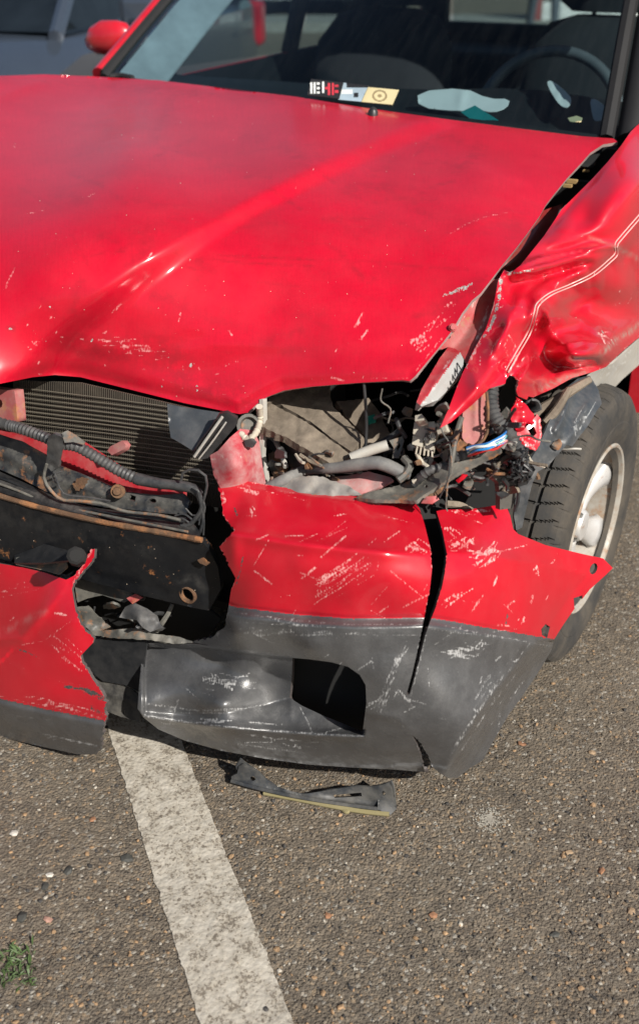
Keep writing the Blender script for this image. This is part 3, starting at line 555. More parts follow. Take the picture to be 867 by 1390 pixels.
bst = [('scr', [(300, 652), (330, 656), (345, 668)], 7, .72), ('scr', [(302, 668), (315, 700), (300, 700)], 5, .75), ('chip', [(318, 690), (322, 700)], 2.4, .9), ('scr', [(335, 662), (400, 672)], 4, .6), ('scr', [(340, 655), (480, 672)], 2, .9), ('chip', [(330, 755), (325, 780), (321, 792)], 1.4, 1.2),
       ('scr', [(340, 690), (345, 700)], 4, .8), ('scr', [(430, 812), (460, 790), (490, 775), (500, 765)], 12, .62), ('scr', [(428, 795), (470, 772)], 4, .7), ('scr', [(410, 785), (428, 770)], 2.6, 1), ('scr', [(345, 775), (368, 792)], 2.6, .9), ('scr', [(385, 728), (412, 727)], 2, .9),
       ('scr', [(552, 748), (556, 730), (568, 725), (578, 738), (585, 745)], 4, .8), ('scr', [(555, 742), (580, 750)], 4, .8), ('scr', [(530, 775), (570, 808)], 2, .9), ('scr', [(545, 825), (580, 808)], 3, .8), ('scr', [(520, 700), (560, 710)], 2, .8),
       ('scr', [(612, 745), (625, 738), (640, 728)], 8, .75), ('scr', [(605, 715), (620, 722), (637, 740)], 7, .8), ('scr', [(640, 755), (660, 765), (672, 745)], 9, .8), ('scr', [(650, 770), (668, 760), (680, 742)], 4, .9), ('scr', [(612, 690), (640, 700)], 4, .8), ('scr', [(640, 694), (662, 690)], 5, .9), ('scr', [(724, 765), (730, 780)], 5, 1.05), ('scr', [(748, 765), (752, 760)], 2, 1),
       ('scr', [(670, 795), (674, 782)], 2.4, 1.1), ('scr', [(600, 825), (620, 808), (636, 800)], 5, .85), ('scr', [(640, 830), (655, 808)], 2.6, .9), ('scr', [(706, 848), (712, 838)], 4, 1.05), ('chip', [(686, 846), (689, 834)], 2, 1.1), ('scr', [(672, 848), (690, 850)], 3, .8), ('scr', [(719, 820), (723, 808)], 3, .9), ('scr', [(688, 822), (700, 815)], 3, .8), ('scr', [(740, 815), (744, 808)], 2, .9),
       ('scr', [(190, 972), (280, 984), (360, 991), (440, 997), (494, 999)], 3.0, .84), ('scr', [(320, 832), (400, 842), (480, 848), (572, 847)], 2.5, .72), ('scr', [(604, 850), (660, 861), (745, 877)], 2.5, .74), ('scr', [(198, 967), (300, 968), (350, 958), (392, 947)], 2, .8), ('scr', [(556, 946), (568, 905), (578, 862)], 2.5, .8), ('scr', [(712, 890), (670, 940), (625, 1010)], 9, .5),  # pale strokes along lip and split paint edge highlights together with wear
       ('scr', [(275, 920), (310, 933), (345, 930)], 8, .72), ('scr', [(290, 915), (300, 930), (318, 938)], 4, .9), ('scr', [(330, 925), (346, 928)], 6, .9), ('scr', [(200, 955), (270, 965), (330, 962)], 3, .8), ('scr', [(205, 900), (250, 880), (300, 886)], 3, .55), ('scr', [(240, 930), (290, 945)], 2, .7), ('scr', [(260, 975), (340, 985), (360, 983)], 4, .8), ('scr', [(305, 1008), (400, 1020)], 3, .75), ('scr', [(320, 995), (335, 1003), (420, 1012)], 4, .6), ('scr', [(400, 1010), (430, 1015)], 4, .7),
       ('scr', [(517, 960), (530, 920), (545, 885)], 8, .62), ('scr', [(500, 960), (525, 945)], 5, .8), ('scr', [(535, 900), (552, 875)], 4, .75), ('scr', [(610, 885), (645, 890), (656, 880), (655, 870)], 7, .82), ('scr', [(600, 888), (640, 894)], 5, .8), ('scr', [(648, 950), (660, 925), (672, 915)], 9, .6), ('scr', [(595, 975), (607, 977)], 3, .8), ('scr', [(560, 995), (530, 975)], 3, .6), ('scr', [(550, 965), (600, 920), (640, 905)], 2, .6), ('scr', [(580, 995), (680, 940)], 2, .5), ('scr', [(645, 964), (648, 967)], 2.2, 1.2),
       ('dirt', [(200, 985), (300, 1015), (450, 1040), (570, 1045)], 16, .9), ('dirt', [(320, 960), (400, 970), (470, 985)], 14, .5), ('scr', [(310, 850), (440, 860), (560, 862)], 14, .44), ('dirt', [(600, 920), (680, 960)], 30, .25), ('scr', [(560, 850), (600, 856), (700, 868)], 3, .7)]
for k in range(70):
    x, y = rng.uniform(200, 700), rng.uniform(690, 1020); a = rng.normal(-.3, .7); l = rng.uniform(8, 45)
    bst.append(('scr', [(x, y), (x+l*math.cos(a), y+l*math.sin(a))], rng.uniform(1.2, 2.4), rng.uniform(.7, 1.0)))
reg = lambda c: (~above(c, split)).astype(int)
h1 = circ(805, 772, 5, 8, 10, .35); h2 = [(778, 812), (790, 808), (789, 818), (779, 826)]; h3 = [(740, 847), (746, 851), (742, 866), (735, 862), (734, 854)]
bumper = panel('front_bumper', bump_c, bctrl, [REDB, PLAST, PLEDGE], car, step=2.4, thick=.006, holes=[fog, h1, h2, h3], disp=bump_disp, strokes=bst, region=reg)
# near-black sheet behind the fog lamp opening, pocket shade put into its colour
m_ = MB(); ring = [pt(x, y, 'y', v) for (x, y), v in zip(fog, [.055]*13)]
pocket = [(372, 880), (515, 886), (520, 1005), (372, 965)]
panel('fog_pocket_shade', pocket, [(385, 885, 'y', .12), (500, 895, 'y', .14), (505, 1000, 'y', .13), (380, 955, 'y', .11)], [DARK, DARK], car, step=20, thick=.003)
# --- bumper: torn right-hand piece (left in the picture)
bl = [(-300, 700), (0, 765), (30, 770), (60, 777), (90, 787), (100, 782, .6), (112, 768, .8), (119, 755, .6), (124, 745, .6), (129, 745), (128, 757, .6), (120, 768, .6), (108, 782, .7), (100, 792, .6), (98, 800), (103, 830, .7), (110, 848, .7), (128, 868, .6), (127, 872), (110, 890, .7), (112, 900, .8), (125, 920, .6), (141, 944, 1.2), (143, 956, 1.2), (144, 975, 1.2), (140, 990, 1.2), (139, 1012, 1), (131, 1024), (105, 1024), (60, 1014), (0, 1000), (-300, 930)]
lc = [(-300, 700, 'y', .10), (0, 765, 'y', .01), (90, 787, 'y', -.01), (128, 746, 'y', .02), (-300, 930, 'y', .05), (0, 860, 'y', -.025), (100, 850, 'y', -.050), (0, 960, 'y', -.045), (140, 960, 'y', -.06), (130, 1022, 'y', -.045), (0, 1000, 'y', -.02), (125, 870, 'y', -.045)]
lsplit = [(-300, 870), (0, 948), (60, 962), (142, 978)]
def ld(P):
    x, y = P[:, 0], P[:, 1]; L = np.array(lsplit); ys = np.interp(x, L[:, 0], L[:, 1])
    d = fold(P, [(-200, 850), (0, 868), (30, 867), (60, 835), (90, 795)], 9, .010)+step_line(P, [(20, 880), (50, 850), (75, 810), (95, 780)], 8, -.006)
    d += .010*smooth(0, 8, y-ys)*smooth(60, 10, y-ys)-.012*smooth(24, 60, y-ys)+bump_at(P, (95, 930), 30, 18, 10, -.006)+noise2(P, 30, 8)*.001
    return d
lst = [('scr', [(0, 800), (60, 790)], 8, .45), ('scr', [(75, 832), (90, 835)], 3, 1), ('scr', [(15, 842), (20, 838)], 2.4, 1), ('scr', [(30, 875), (60, 870), (100, 840)], 2.6, .7), ('chip', [(25, 881), (50, 891)], 2.2, 1.1), ('chip', [(88, 932), (110, 935), (130, 940)], 3, 1.1), ('chip', [(118, 938), (138, 948)], 6, 1), ('chip', [(125, 960), (142, 972)], 5, .8), ('scr', [(40, 950), (90, 955), (140, 972)], 5, .7), ('scr', [(0, 895), (80, 925), (110, 930)], 2.4, .6), ('scr', [(70, 870), (110, 905)], 12, .5), ('scr', [(40, 990), (90, 1003), (132, 1010)], 4, .85), ('scr', [(0, 968), (70, 978)], 2.4, .7), ('scr', [(0, 945), (140, 976)], 2, .7), ('dirt', [(0, 860), (60, 830)], 5, .3), ('scr', [(110, 935), (138, 950)], 2.4, .9), ('scr', [(100, 790), (125, 748)], 3, .8)]
reg = lambda c: (~above(c, lsplit)).astype(int)
panel('torn_bumper_piece', bl, lc, [REDB, PLAST, PLEDGE], car, step=2.6, thick=.006, disp=ld, strokes=lst, region=reg)
# ------------------------------------------------------------------ what the torn front lets one see
def plate(name, poly, ctrl, mat, thick=.004, step=8, strokes=(), holes=(), disp=None, jag=0, parent=None, rim=None):
    if not isinstance(ctrl, list): ctrl = [(p[0], p[1], ctrl[0], ctrl[1]) for p in poly]
    if len(ctrl) < 4: ctrl = ctrl+[(ctrl[0][0]+.5, ctrl[0][1]+.5, ctrl[0][2], ctrl[0][3])]
    return panel(name, poly, ctrl, [mat, rim or mat], parent or car, step=step, thick=thick, strokes=strokes, holes=holes, disp=disp, jag=jag)
# closing walls of the engine bay, added near-black to keep light out
def wall(name, c, h, mat): m_ = MB(); m_.box(c, h); return m_.build(name, mat, car)
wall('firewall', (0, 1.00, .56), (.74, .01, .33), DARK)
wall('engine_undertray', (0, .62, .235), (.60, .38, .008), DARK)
wall('dark_bay_sheet', (.0, .27, .345), (.62, .006, .125), DARK)  # dark sheet added behind the hole, its colour standing for shade
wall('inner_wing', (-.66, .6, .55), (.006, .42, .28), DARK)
# engine and battery as low dark masses
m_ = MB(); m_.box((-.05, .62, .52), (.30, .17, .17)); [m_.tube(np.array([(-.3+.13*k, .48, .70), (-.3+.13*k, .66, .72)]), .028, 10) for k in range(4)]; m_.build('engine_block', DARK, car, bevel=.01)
# radiator
RAD, nt_, p = new_mat('radiator_fins'); b = NB(nt_); tc = b.n('ShaderNodeTexCoord'); uv = tc.outputs['UV']
wv = b.n('ShaderNodeTexWave', wave_type='BANDS', bands_direction='X'); wv.inputs['Scale'].default_value = 11; wv.inputs['Distortion'].default_value = .6; b.l(uv, wv.inputs[0])
b.l(b.mix(b.ramp(b.noise(tc.outputs['Object'], 14, 5, .7), .35, .7), (.038, .032, .024), (.08, .068, .05)), p.inputs['Base Color']); p.inputs['Roughness'].default_value = .7
b.bump(wv.outputs[0], .9, .002, p.inputs['Normal'])
RADT = worn('radiator_tube', (.13, .115, .09), (.34, .32, .26), rough=.6, dust=.8, dustcol=(.15, .13, .095))
rad = plate('radiator', [(18, 516), (110, 520), (300, 564), (300, 690), (180, 668), (60, 630), (18, 605)], [(18, 516, 'y', .165), (300, 564, 'y', .165), (300, 690, 'y', .165), (18, 605, 'y', .165), (160, 580, 'y', .165)], RAD, thick=.003, step=12)
for k in range(17):
    y0 = 526+k*6.0+rng.normal()*.5; tube('radiator_row', [(22, y0, 'y', .161), (160, y0+17, 'y', .161), (292, y0+35, 'y', .161)], rng.uniform(.0008, .0012), RADT, rad, n=6, seg=5)
plate('bonnet_latch_post', [(-60, 520), (-4, 528), (20, 531), (22, 548), (24, 573), (0, 570), (-60, 560)], [(-60, 520, 'y', .11), (20, 531, 'y', .10), (24, 573, 'y', .09), (-60, 560, 'y', .10)], PINK, thick=.02, step=6, holes=[circ(-2, 548, 6, 7)])
plate('radiator_support', [(-120, 560), (0, 583), (52, 598), (110, 600), (170, 640), (249, 664), (249, 676), (170, 668), (80, 640), (0, 620), (-120, 590)], [(-120, 560, 'y', .12), (0, 583, 'y', .115), (170, 640, 'y', .118), (249, 676, 'y', .11), (0, 620, 'y', .10), (110, 600, 'y', .12)], worn('inner_red_paint', (.42, .02, .03), (.6, .4, .4), rough=.4, dust=.35, dustcol=(.4, .25, .22), coat=.4), thick=.01, step=6)
cb = [(-140, 545), (0, 590), (28, 598), (52, 612), (66, 620), (80, 632), (104, 640), (140, 655), (173, 668), (215, 672), (249, 670), (258, 680), (252, 699), (225, 697), (180, 692), (138, 688), (100, 682), (62, 667), (30, 650), (0, 637), (-140, 596)]
plate('cross_member', cb, [(-140, 545, 'y', .09), (0, 590, 'y', .085), (104, 640, 'y', .082), (249, 670, 'y', .10), (252, 699, 'y', .085), (138, 688, 'y', .07), (0, 637, 'y', .062), (-140, 596, 'y', .06)],
      worn('grimy_cross_member', (.014, .016, .020), (.22, .22, .2), rough=.34, dust=.75, dustcol=(.13, .125, .11), rust=.25, speck=.2, spec=.6), thick=.006, step=4,
      holes=[circ(207, 680, 5.5, 3.5), [(173, 679), (177, 671), (185, 674), (183, 681)]], disp=lambda P: fold(P, [(-100, 575), (0, 613), (70, 648), (140, 672), (240, 684)], 6, .006)+noise2(P, 14, 3)*.0012+fold(P, [(92, 668), (118, 650)], 5, .006),
      strokes=[('dirt', [(140, 665), (175, 672), (240, 680)], 10, .9), ('dirt', [(-50, 580), (0, 600), (60, 640)], 12, .5), ('scr', [(0, 592), (50, 613)], 2, .7)])
q = pt(160, 667, 'y', .070); m_ = MB(); m_.lathe([(0, .009), (.006, .008), (.0075, .002), (.011, .002), (.012, 0), (.012, -.004)], 14, R=Rf, c=q); m_.build('mounting_bolt', RUST, car, True)
plate('rust_patch_bracket', [(98, 657), (111, 647), (121, 651), (114, 662), (103, 666)], [(96, 655, 'y', .062), (112, 644, 'y', .066), (124, 650, 'y', .064), (102, 668, 'y', .058)], RUST, step=2.5, thick=.001, jag=.9)
# ledge of the grille opening and its lines
GL = worn('grille_ledge_plastic', (.011, .012, .014), (.25, .25, .24), rough=.34, dust=.2, dustcol=(.15, .14, .13), spec=.55)
plate('grille_ledge', [(-200, 575), (0, 640), (62, 668), (100, 684), (138, 690), (225, 700), (256, 702), (272, 722), (268, 730), (200, 716), (120, 700), (60, 686), (0, 668), (-200, 600)], [(-200, 575, 'y', .062), (0, 640, 'y', .066), (138, 690, 'y', .074), (256, 702, 'y', .09), (268, 730, 'y', .05), (120, 700, 'y', .04), (0, 668, 'y', .032), (-200, 600, 'y', .035)], GL, step=5,
      disp=lambda P: fold(P, [(0, 652), (62, 676), (138, 697), (260, 716)], 4, .006), strokes=[('dirt', [(0, 655), (100, 690), (260, 716)], 5, .5)])
tube('grille_strip', [(-150, 598, 'y', .05), (0, 648, 'y', .052), (62, 673, 'y', .052), (138, 694, 'y', .056), (190, 700, 'y', .06), (250, 708, 'y', .065)], .0028, GL, car, n=8)
tube('grille_strip', [(-150, 610, 'y', .04), (0, 657, 'y', .040), (70, 684, 'y', .042), (150, 701, 'y', .046), (255, 722, 'y', .052)], .0022, OLIVE, car, n=8)
tube('rusty_seam', [(-200, 612, 'y', .030), (0, 673, 'y', .028), (60, 690, 'y', .030), (137, 708, 'y', .032), (220, 723, 'y', .034), (274, 733, 'y', .036)], list(.0040+.0012*np.random.default_rng(4).random(60)), RUST, car, n=8, seg=120)
beam = plate('crash_beam', [(-240, 600), (0, 675), (60, 692), (137, 710), (220, 726), (275, 736), (284, 746), (296, 770), (300, 800), (284, 829), (262, 825), (200, 810), (118, 788), (60, 772), (0, 758), (-240, 700)],
      [(-240, 600, 'y', .035), (0, 675, 'y', .030), (137, 710, 'y', .034), (275, 736, 'y', .040), (300, 800, 'y', .055), (284, 829, 'y', .05), (118, 788, 'y', .03), (0, 758, 'y', .02), (-240, 700, 'y', .025), (150, 755, 'y', .028)],
      BLACK, thick=.012, step=5, holes=[circ(254, 808, 9, 11.5, 14)], disp=lambda P: noise2(P, 40, 5)*.002+noise2(P, 13, 6)*.0007+bump_at(P, (254, 808), 20, 18, 0, .004)+fold(P, [(110, 775), (200, 797), (240, 806)], 4, -.003),
      strokes=[('dirt', [(0, 700), (80, 720), (200, 745)], 22, .22), ('dirt', [(240, 790), (262, 782), (276, 800)], 5, .5), ('scr', [(60, 730), (64, 760)], 2, .6)])
m_ = MB(); c0 = pt(254, 808, 'y', .040); m_.lathe([(.0112, -.006), (.0116, .0005), (.0135, .0015), (.0155, .0005), (.016, -.004)], 22, R=np.array([[1, 0, 0], [0, 0, -1], [0, 1, 0]]), c=c0); m_.build('rusty_hole_rim', RUST, car, True)
plate('rust_spot', [(268, 760), (276, 757), (285, 764), (280, 768), (272, 765)], [(268, 760, 'y', .031), (285, 764, 'y', .035), (280, 768, 'y', .034), (276, 757, 'y', .033)], RUST, step=4, thick=.001, jag=.4)
plate('beam_flange', [(22, 757), (60, 748), (88, 753), (92, 770), (80, 780), (50, 772), (22, 766)], [(22, 757, 'y', .012), (88, 753, 'y', .02), (92, 770, 'y', .010), (22, 766, 'y', .0)], OLIVE, step=4, holes=[circ(75, 761, 4, 4.5)], thick=.003)
a = pt(103, 754, 'y', -.095); e_ = pt(106, 757, 'y', .02); m_ = MB(); m_.tube(np.array([a, a+(e_-a)*.02, a+(e_-a)*.2, e_]), [.0095, .0138, .0140, .0160], 8); m_.build('bumper_mount_stud', DARK, car, True)
plate('mount_bracket', [(20, 750), (60, 738), (96, 748), (100, 760), (60, 764), (20, 764)], [(20, 750, 'y', .03), (96, 748, 'y', -.01), (100, 760, 'y', -.03), (20, 764, 'y', .0)], BLACKP, step=5, thick=.004)
# corrugated loom along the cross member
tube('corrugated_conduit', [(-90, 548, 'y', .055), (0, 574, 'y', .052), (30, 582, 'y', .050), (62, 594, 'y', .050), (80, 602, 'y', .052), (104, 606, 'y', .055), (130, 620, 'y', .062), (160, 638, 'y', .068), (190, 652, 'y', .072)], .0096, HOSE, car, n=12, ribs=1, depth=.17)
tube('conduit_end', [(186, 650, 'y', .071), (215, 656, 'y', .075), (240, 659, 'y', .078), (262, 663, 'y', .08), (272, 672, 'y', .082)], [.0098, .009, .0080, .0085, .007], HOSE, car, n=12)
plate('tape_wrap', [(66, 592), (74, 589), (86, 594), (86, 606), (82, 622), (78, 636), (70, 640), (62, 632), (64, 612)], [(66, 592, 'y', .034), (86, 594, 'y', .036), (82, 622, 'y', .045), (62, 632, 'y', .045)], HOSE, step=3.5, thick=.006, jag=.4, disp=lambda P: noise2(P, 8, 4)*.002)
plate('torn_clip', [(84, 588), (92, 584), (104, 591), (116, 600), (114, 604), (100, 600), (88, 601)], [(84, 588, 'y', .038), (116, 600, 'y', .05), (92, 584, 'y', .045), (88, 601, 'y', .036)], OLIVE, step=4, thick=.002)
plate('connector_plug', [(146, 612), (150, 606), (166, 598), (171, 604), (168, 610), (152, 618)], [(146, 612, 'y', .085), (166, 598, 'y', .088), (171, 604, 'y', .085), (152, 618, 'y', .08)], PINK, thick=.012, step=4)
tube('loose_wire', [(64, 630, 'y', .04), (60, 648, 'y', .038), (68, 664, 'y', .036), (84, 678, 'y', .038), (110, 680, 'y', .042), (140, 684, 'y', .048), (170, 694, 'y', .05), (215, 699, 'y', .055), (245, 706, 'y', .06)], .0026, OLIVE, car, n=8)
tube('loose_wire', [(74, 640, 'y', .04), (82, 664, 'y', .038), (92, 672, 'y', .038), (120, 675, 'y', .045), (150, 680, 'y', .052)], .0016, HOSE, car, n=6)
tube('loose_wire', [(84, 640, 'y', .05), (72, 645, 'y', .045), (76, 655, 'y', .044), (86, 652, 'y', .047)], .0017, HOSE, car, n=6)
for pts, r in ((((246, 652), (248, 642), (262, 637), (278, 644), (281, 660), (276, 680)), .0022), (((270, 668), (274, 690), (262, 708), (254, 714), (246, 712)), .0038), (((268, 670), (276, 700), (272, 722), (266, 726)), .0026), (((238, 700), (250, 698), (262, 706)), .0016), (((238, 704), (248, 704), (260, 712)), .0016), (((272, 690), (277, 705), (276, 726)), .0015), (((262, 662), (270, 668), (278, 690), (270, 706)), .0022), (((252, 690), (262, 700), (272, 698), (270, 712)), .0014)):
    tube('loose_wire', [(x, y, 'y', .07) for x, y in pts], r, HOSE, car, n=8)
# below the beam
plate('lower_dark_closure', [(100, 785), (118, 788), (190, 806), (284, 828), (300, 840), (280, 868), (196, 868), (150, 862), (108, 850), (100, 830)], [(100, 785, 'y', .10), (284, 828, 'y', .12), (280, 868, 'y', .14), (108, 850, 'y', .14)], DARK, step=12, thick=.004)  # near-black closure: shade of the gap below the beam, put into colour
plate('pale_bracket', [(100, 786), (120, 788), (150, 795), (178, 804), (186, 811), (168, 818), (140, 808), (120, 812), (106, 818)], [(100, 786, 'y', .06), (178, 804, 'y', .065), (186, 811, 'y', .06), (106, 818, 'y', .05)], OLIVE, step=4, thick=.003, jag=.3)
plate('pale_bracket', [(104, 824), (120, 822), (134, 838), (150, 850), (128, 862), (112, 846)], [(104, 824, 'y', .05), (134, 838, 'y', .06), (128, 862, 'y', .05), (120, 822, 'y', .06)], OLIVE, step=4, thick=.003, jag=.4, disp=lambda P: noise2(P, 9, 4)*.004)
plate('red_chip', [(172, 812), (184, 806), (194, 811), (180, 820)], [(172, 812, 'y', .045), (194, 811, 'y', .05), (184, 806, 'y', .05), (180, 820, 'y', .042)], REDIN, step=4)
plate('torn_mount', [(162, 838), (170, 824), (182, 818), (200, 826), (214, 836), (220, 852), (204, 858), (194, 852), (186, 842), (172, 840)], [(162, 838, 'y', .04), (182, 818, 'y', .05), (214, 836, 'y', .05), (204, 858, 'y', .03), (186, 836, 'y', .03)], worn('grey_dusty_mount', (.06, .062, .066), (.2, .2, .2), rough=.5, dust=.7, dustcol=(.17, .16, .15)), step=3.5, thick=.012, disp=lambda P: noise2(P, 10, 4)*.006)
tube('thin_strut', [(234, 820, 'y', .08), (229, 832, 'y', .07), (220, 846, 'y', .06), (212, 856, 'y', .055)], [.0035, .0042, .005, .0055], OLIVE, car, n=6)
plate('lower_shelf', [(186, 852), (206, 860), (240, 864), (264, 872), (240, 874), (196, 868), (150, 866), (110, 858)], [(186, 852, 'y', .04), (264, 872, 'y', .05), (196, 868, 'y', .03), (110, 858, 'y', .04)], OLIVE, step=5, thick=.004, disp=lambda P: noise2(P, 9, 4)*.003, jag=.4)
plate('lower_shield', [(98, 868), (130, 868), (200, 868), (196, 900), (192, 940), (170, 930), (140, 925), (110, 900)], [(98, 868, 'y', .045), (200, 868, 'y', .045), (192, 940, 'y', .035), (110, 900, 'y', .03)], BLACKP, step=8, thick=.004)
plate('lower_lip', [(120, 918), (146, 926), (176, 934), (190, 944), (190, 980), (168, 974), (146, 966), (130, 950)], [(120, 918, 'y', .035), (190, 944, 'y', .03), (190, 980, 'y', .01), (146, 966, 'y', .01)], worn('dusty_dark_lip', (.035, .034, .033), (.25, .24, .22), rough=.55, dust=.8, dustcol=(.15, .14, .12), speck=.3), step=4, thick=.004, holes=[[(164, 966), (170, 964), (169, 971)]], disp=lambda P: fold(P, [(125, 935), (188, 955)], 4, .006), jag=.3)
# middle: duct, shards, faded inner body, tray
plate('air_duct', [(227, 548), (246, 552), (300, 560), (292, 572), (282, 588), (268, 604), (262, 612), (246, 602), (232, 594), (229, 575)], [(227, 548, 'y', .11), (300, 560, 'y', .115), (262, 612, 'y', .075), (232, 594, 'y', .085)], worn('blue_grey_duct', (.050, .056, .064), (.3, .3, .3), rough=.35, dust=.45, dustcol=(.15, .15, .15), spec=.6), step=5, thick=.006, disp=lambda P: noise2(P, 18, 3)*.002, strokes=[('scr', [(230, 560), (236, 590)], 3, .6)])
plate('lamp_bracket', [(262, 618), (268, 604), (284, 584), (298, 562), (308, 560), (322, 568), (322, 576), (312, 588), (296, 606), (282, 622), (272, 624)], [(262, 618, 'y', .065), (298, 562, 'y', .08), (322, 568, 'y', .09), (282, 622, 'y', .075)], BLACKP, step=4, thick=.008, strokes=[('scr', [(300, 575), (280, 612)], 2, .8)])
tube('lamp_bracket_edge', [(264, 620, 'y', .058), (282, 594, 'y', .062), (302, 566, 'y', .07)], .0022, WHITEG, car, n=6)
tube('lamp_bracket_edge', [(270, 623, 'y', .062), (288, 600, 'y', .066), (307, 573, 'y', .075)], .0012, WHITEG, car, n=6)
plate('inner_body_corner', [(285, 618), (296, 612), (312, 594), (326, 582), (344, 584), (352, 600), (356, 630), (362, 662), (340, 668), (300, 664), (290, 645)], [(285, 618, 'y', .13), (326, 582, 'y', .17), (352, 600, 'y', .20), (362, 662, 'y', .18), (300, 664, 'y', .12), (320, 630, 'y', .125)], worn('scuffed_faded_red', (.40, .045, .06), (.55, .50, .45), rough=.5, dust=.8, dustcol=(.52, .33, .32), rustcol=(.3, .1, .05), rust=.1, speck=.2), step=4, thick=.006, disp=lambda P: bump_at(P, (318, 625), 26, 30, 20, .02), strokes=[('scr', [(292, 622), (320, 600), (340, 640)], 5, .6)])
tube('ribbed_hose', [(352, 552, 'y', .19), (353, 570, 'y', .20), (347, 588, 'y', .165), (336, 596, 'y', .16), (326, 588, 'y', .165)], .0058, CREAM, car, n=10, ribs=1, depth=.25)
m_ = MB(); m_.lathe([(0, -.004), (.012, -.004), (.014, .006), (.019, .006), (.020, -.01)], 20, R=Rf, c=pt(338, 578, 'y', .19)); m_.build('hose_socket', OLIVE, car, True)
plate('clip_bolt', [(331, 598), (340, 596), (346, 602), (342, 608), (333, 606)], [(331, 598, 'y', .15), (346, 602, 'y', .15), (340, 596, 'y', .15), (333, 606, 'y', .148)], HOSE, thick=.008, step=4)
plate('pale_upright', [(352, 542), (357, 542), (358, 580), (356, 620), (362, 655), (356, 660), (352, 620)], [(352, 542, 'y', .21), (357, 542, 'y', .21), (362, 655, 'y', .19), (352, 620, 'y', .195)], WHITEG, step=4, thick=.012)
tr1 = [(352, 548), (372, 532), (400, 500), (452, 500), (446, 530), (452, 552), (468, 568), (492, 592), (484, 606), (479, 614), (452, 596), (425, 575), (400, 560), (371, 544), (362, 549)]
tr2 = [(356, 550), (368, 548), (398, 563), (424, 578), (450, 598), (478, 617), (466, 626), (452, 632), (446, 628), (420, 612), (390, 594), (356, 580)]
tr3 = [(496, 592), (470, 566), (456, 545), (500, 540), (514, 558), (530, 590), (512, 598), (495, 606), (486, 610)]
td = lambda P: noise2(P, 16, 5)*.0028+noise2(P, 6, 6)*.0016
zc = lambda poly, z: [(p[0], p[1], 'z', z) for p in poly[::2]]
plate('battery_tray', tr1, [(352, 548, 'z', .655), (400, 500, 'z', .67), (452, 500, 'z', .665), (492, 592, 'z', .625), (479, 614, 'z', .612), (371, 544, 'z', .65)], DIRT, step=3.4, thick=.012, disp=td, jag=.3)
plate('battery_tray', tr2, [(356, 550, 'z', .645), (424, 578, 'z', .632), (478, 617, 'z', .606), (452, 632, 'z', .598), (356, 580, 'z', .632)], DIRT, step=3.4, thick=.014, disp=td, jag=.4)
plate('battery_tray', tr3, [(470, 566, 'z', .62), (500, 540, 'z', .63), (530, 590, 'z', .60), (486, 610, 'z', .595)], DIRT, step=3.4, thick=.010, disp=td, jag=.4)
plate('tray_side', [(356, 581), (390, 596), (420, 614), (447, 630), (452, 634), (450, 652), (430, 650), (400, 640), (370, 612), (356, 600)], [(356, 581, 'y', .26), (447, 630, 'y', .20), (450, 652, 'y', .19), (356, 600, 'y', .25)], BLACKP, step=6, thick=.004)
tube('pale_pipe', [(356, 590, 'y', .26), (372, 596, 'y', .24), (380, 612, 'y', .22), (388, 634, 'y', .20)], .0045, WHITEG, car, n=8)
plate('rusty_bracket', [(364, 616), (376, 610), (386, 624), (384, 646), (372, 648), (364, 634)], [(364, 616, 'y', .24), (386, 624, 'y', .22), (384, 646, 'y', .2), (364, 634, 'y', .22)], worn('brown_grime', (.07, .045, .03), (.2, .17, .12), rough=.8, dust=.6, rust=.5), step=4, thick=.01)
tube('grey_hose', [(366, 662, 'y', .15), (392, 648, 'y', .165), (415, 638, 'y', .20), (440, 636, 'y', .18), (462, 634, 'y', .18), (490, 630, 'y', .18), (512, 628, 'y', .185), (530, 634, 'y', .19), (546, 642, 'y', .195), (556, 644, 'y', .20)], [.010, .009, .0085, .008, .008, .0085, .010, .0105, .0105, .009], worn('pale_dusty_hose', (.12, .12, .12), (.4, .4, .4), rough=.6, dust=.75, dustcol=(.28, .27, .25)), car, n=12)
tube('white_rod', [(476, 622, 'y', .20), (500, 612, 'y', .215), (526, 604, 'y', .23)], .0085, WHITEG, car, n=10)
tube('dark_pipe', [(440, 634, 'y', .22), (470, 624, 'y', .235), (498, 610, 'y', .25), (530, 594, 'y', .27), (545, 582, 'y', .28)], .0055, HOSE, car, n=8)
plate('hanging_tab', [(528, 598), (546, 592), (548, 598), (544, 612), (540, 622), (532, 622), (534, 608)], [(528, 598, 'y', .23), (546, 592, 'y', .24), (540, 622, 'y', .22), (532, 622, 'y', .22)], OLIVE, step=4, thick=.003, holes=[[(538, 608), (542, 600), (543, 606), (539, 613)]])
plate('pink_panel', [(392, 664), (410, 652), (440, 648), (470, 646), (500, 640), (530, 648), (534, 652), (520, 660), (498, 668), (480, 674), (430, 668)], [(392, 664, 'y', .18), (440, 648, 'y', .20), (500, 640, 'y', .215), (534, 652, 'y', .21), (480, 674, 'y', .17)], worn('dusty_pink_panel', (.50, .18, .18), (.6, .5, .45), rough=.6, dust=.8, dustcol=(.45, .40, .37), speck=.3), step=4, thick=.004, disp=lambda P: noise2(P, 14, 4)*.003)
plate('dusty_strip', [(372, 664), (392, 648), (430, 646), (474, 660), (492, 672), (440, 674), (400, 670)], [(372, 664, 'y', .15), (430, 646, 'y', .17), (492, 672, 'y', .165), (400, 670, 'y', .14)], worn('grimy_pale_strip', (.20, .19, .18), (.5, .5, .45), rough=.6, dust=.8, dustcol=(.36, .33, .29), rust=.2, speck=.2), step=4, thick=.004, disp=lambda P: noise2(P, 9, 4)*.003, jag=.6)
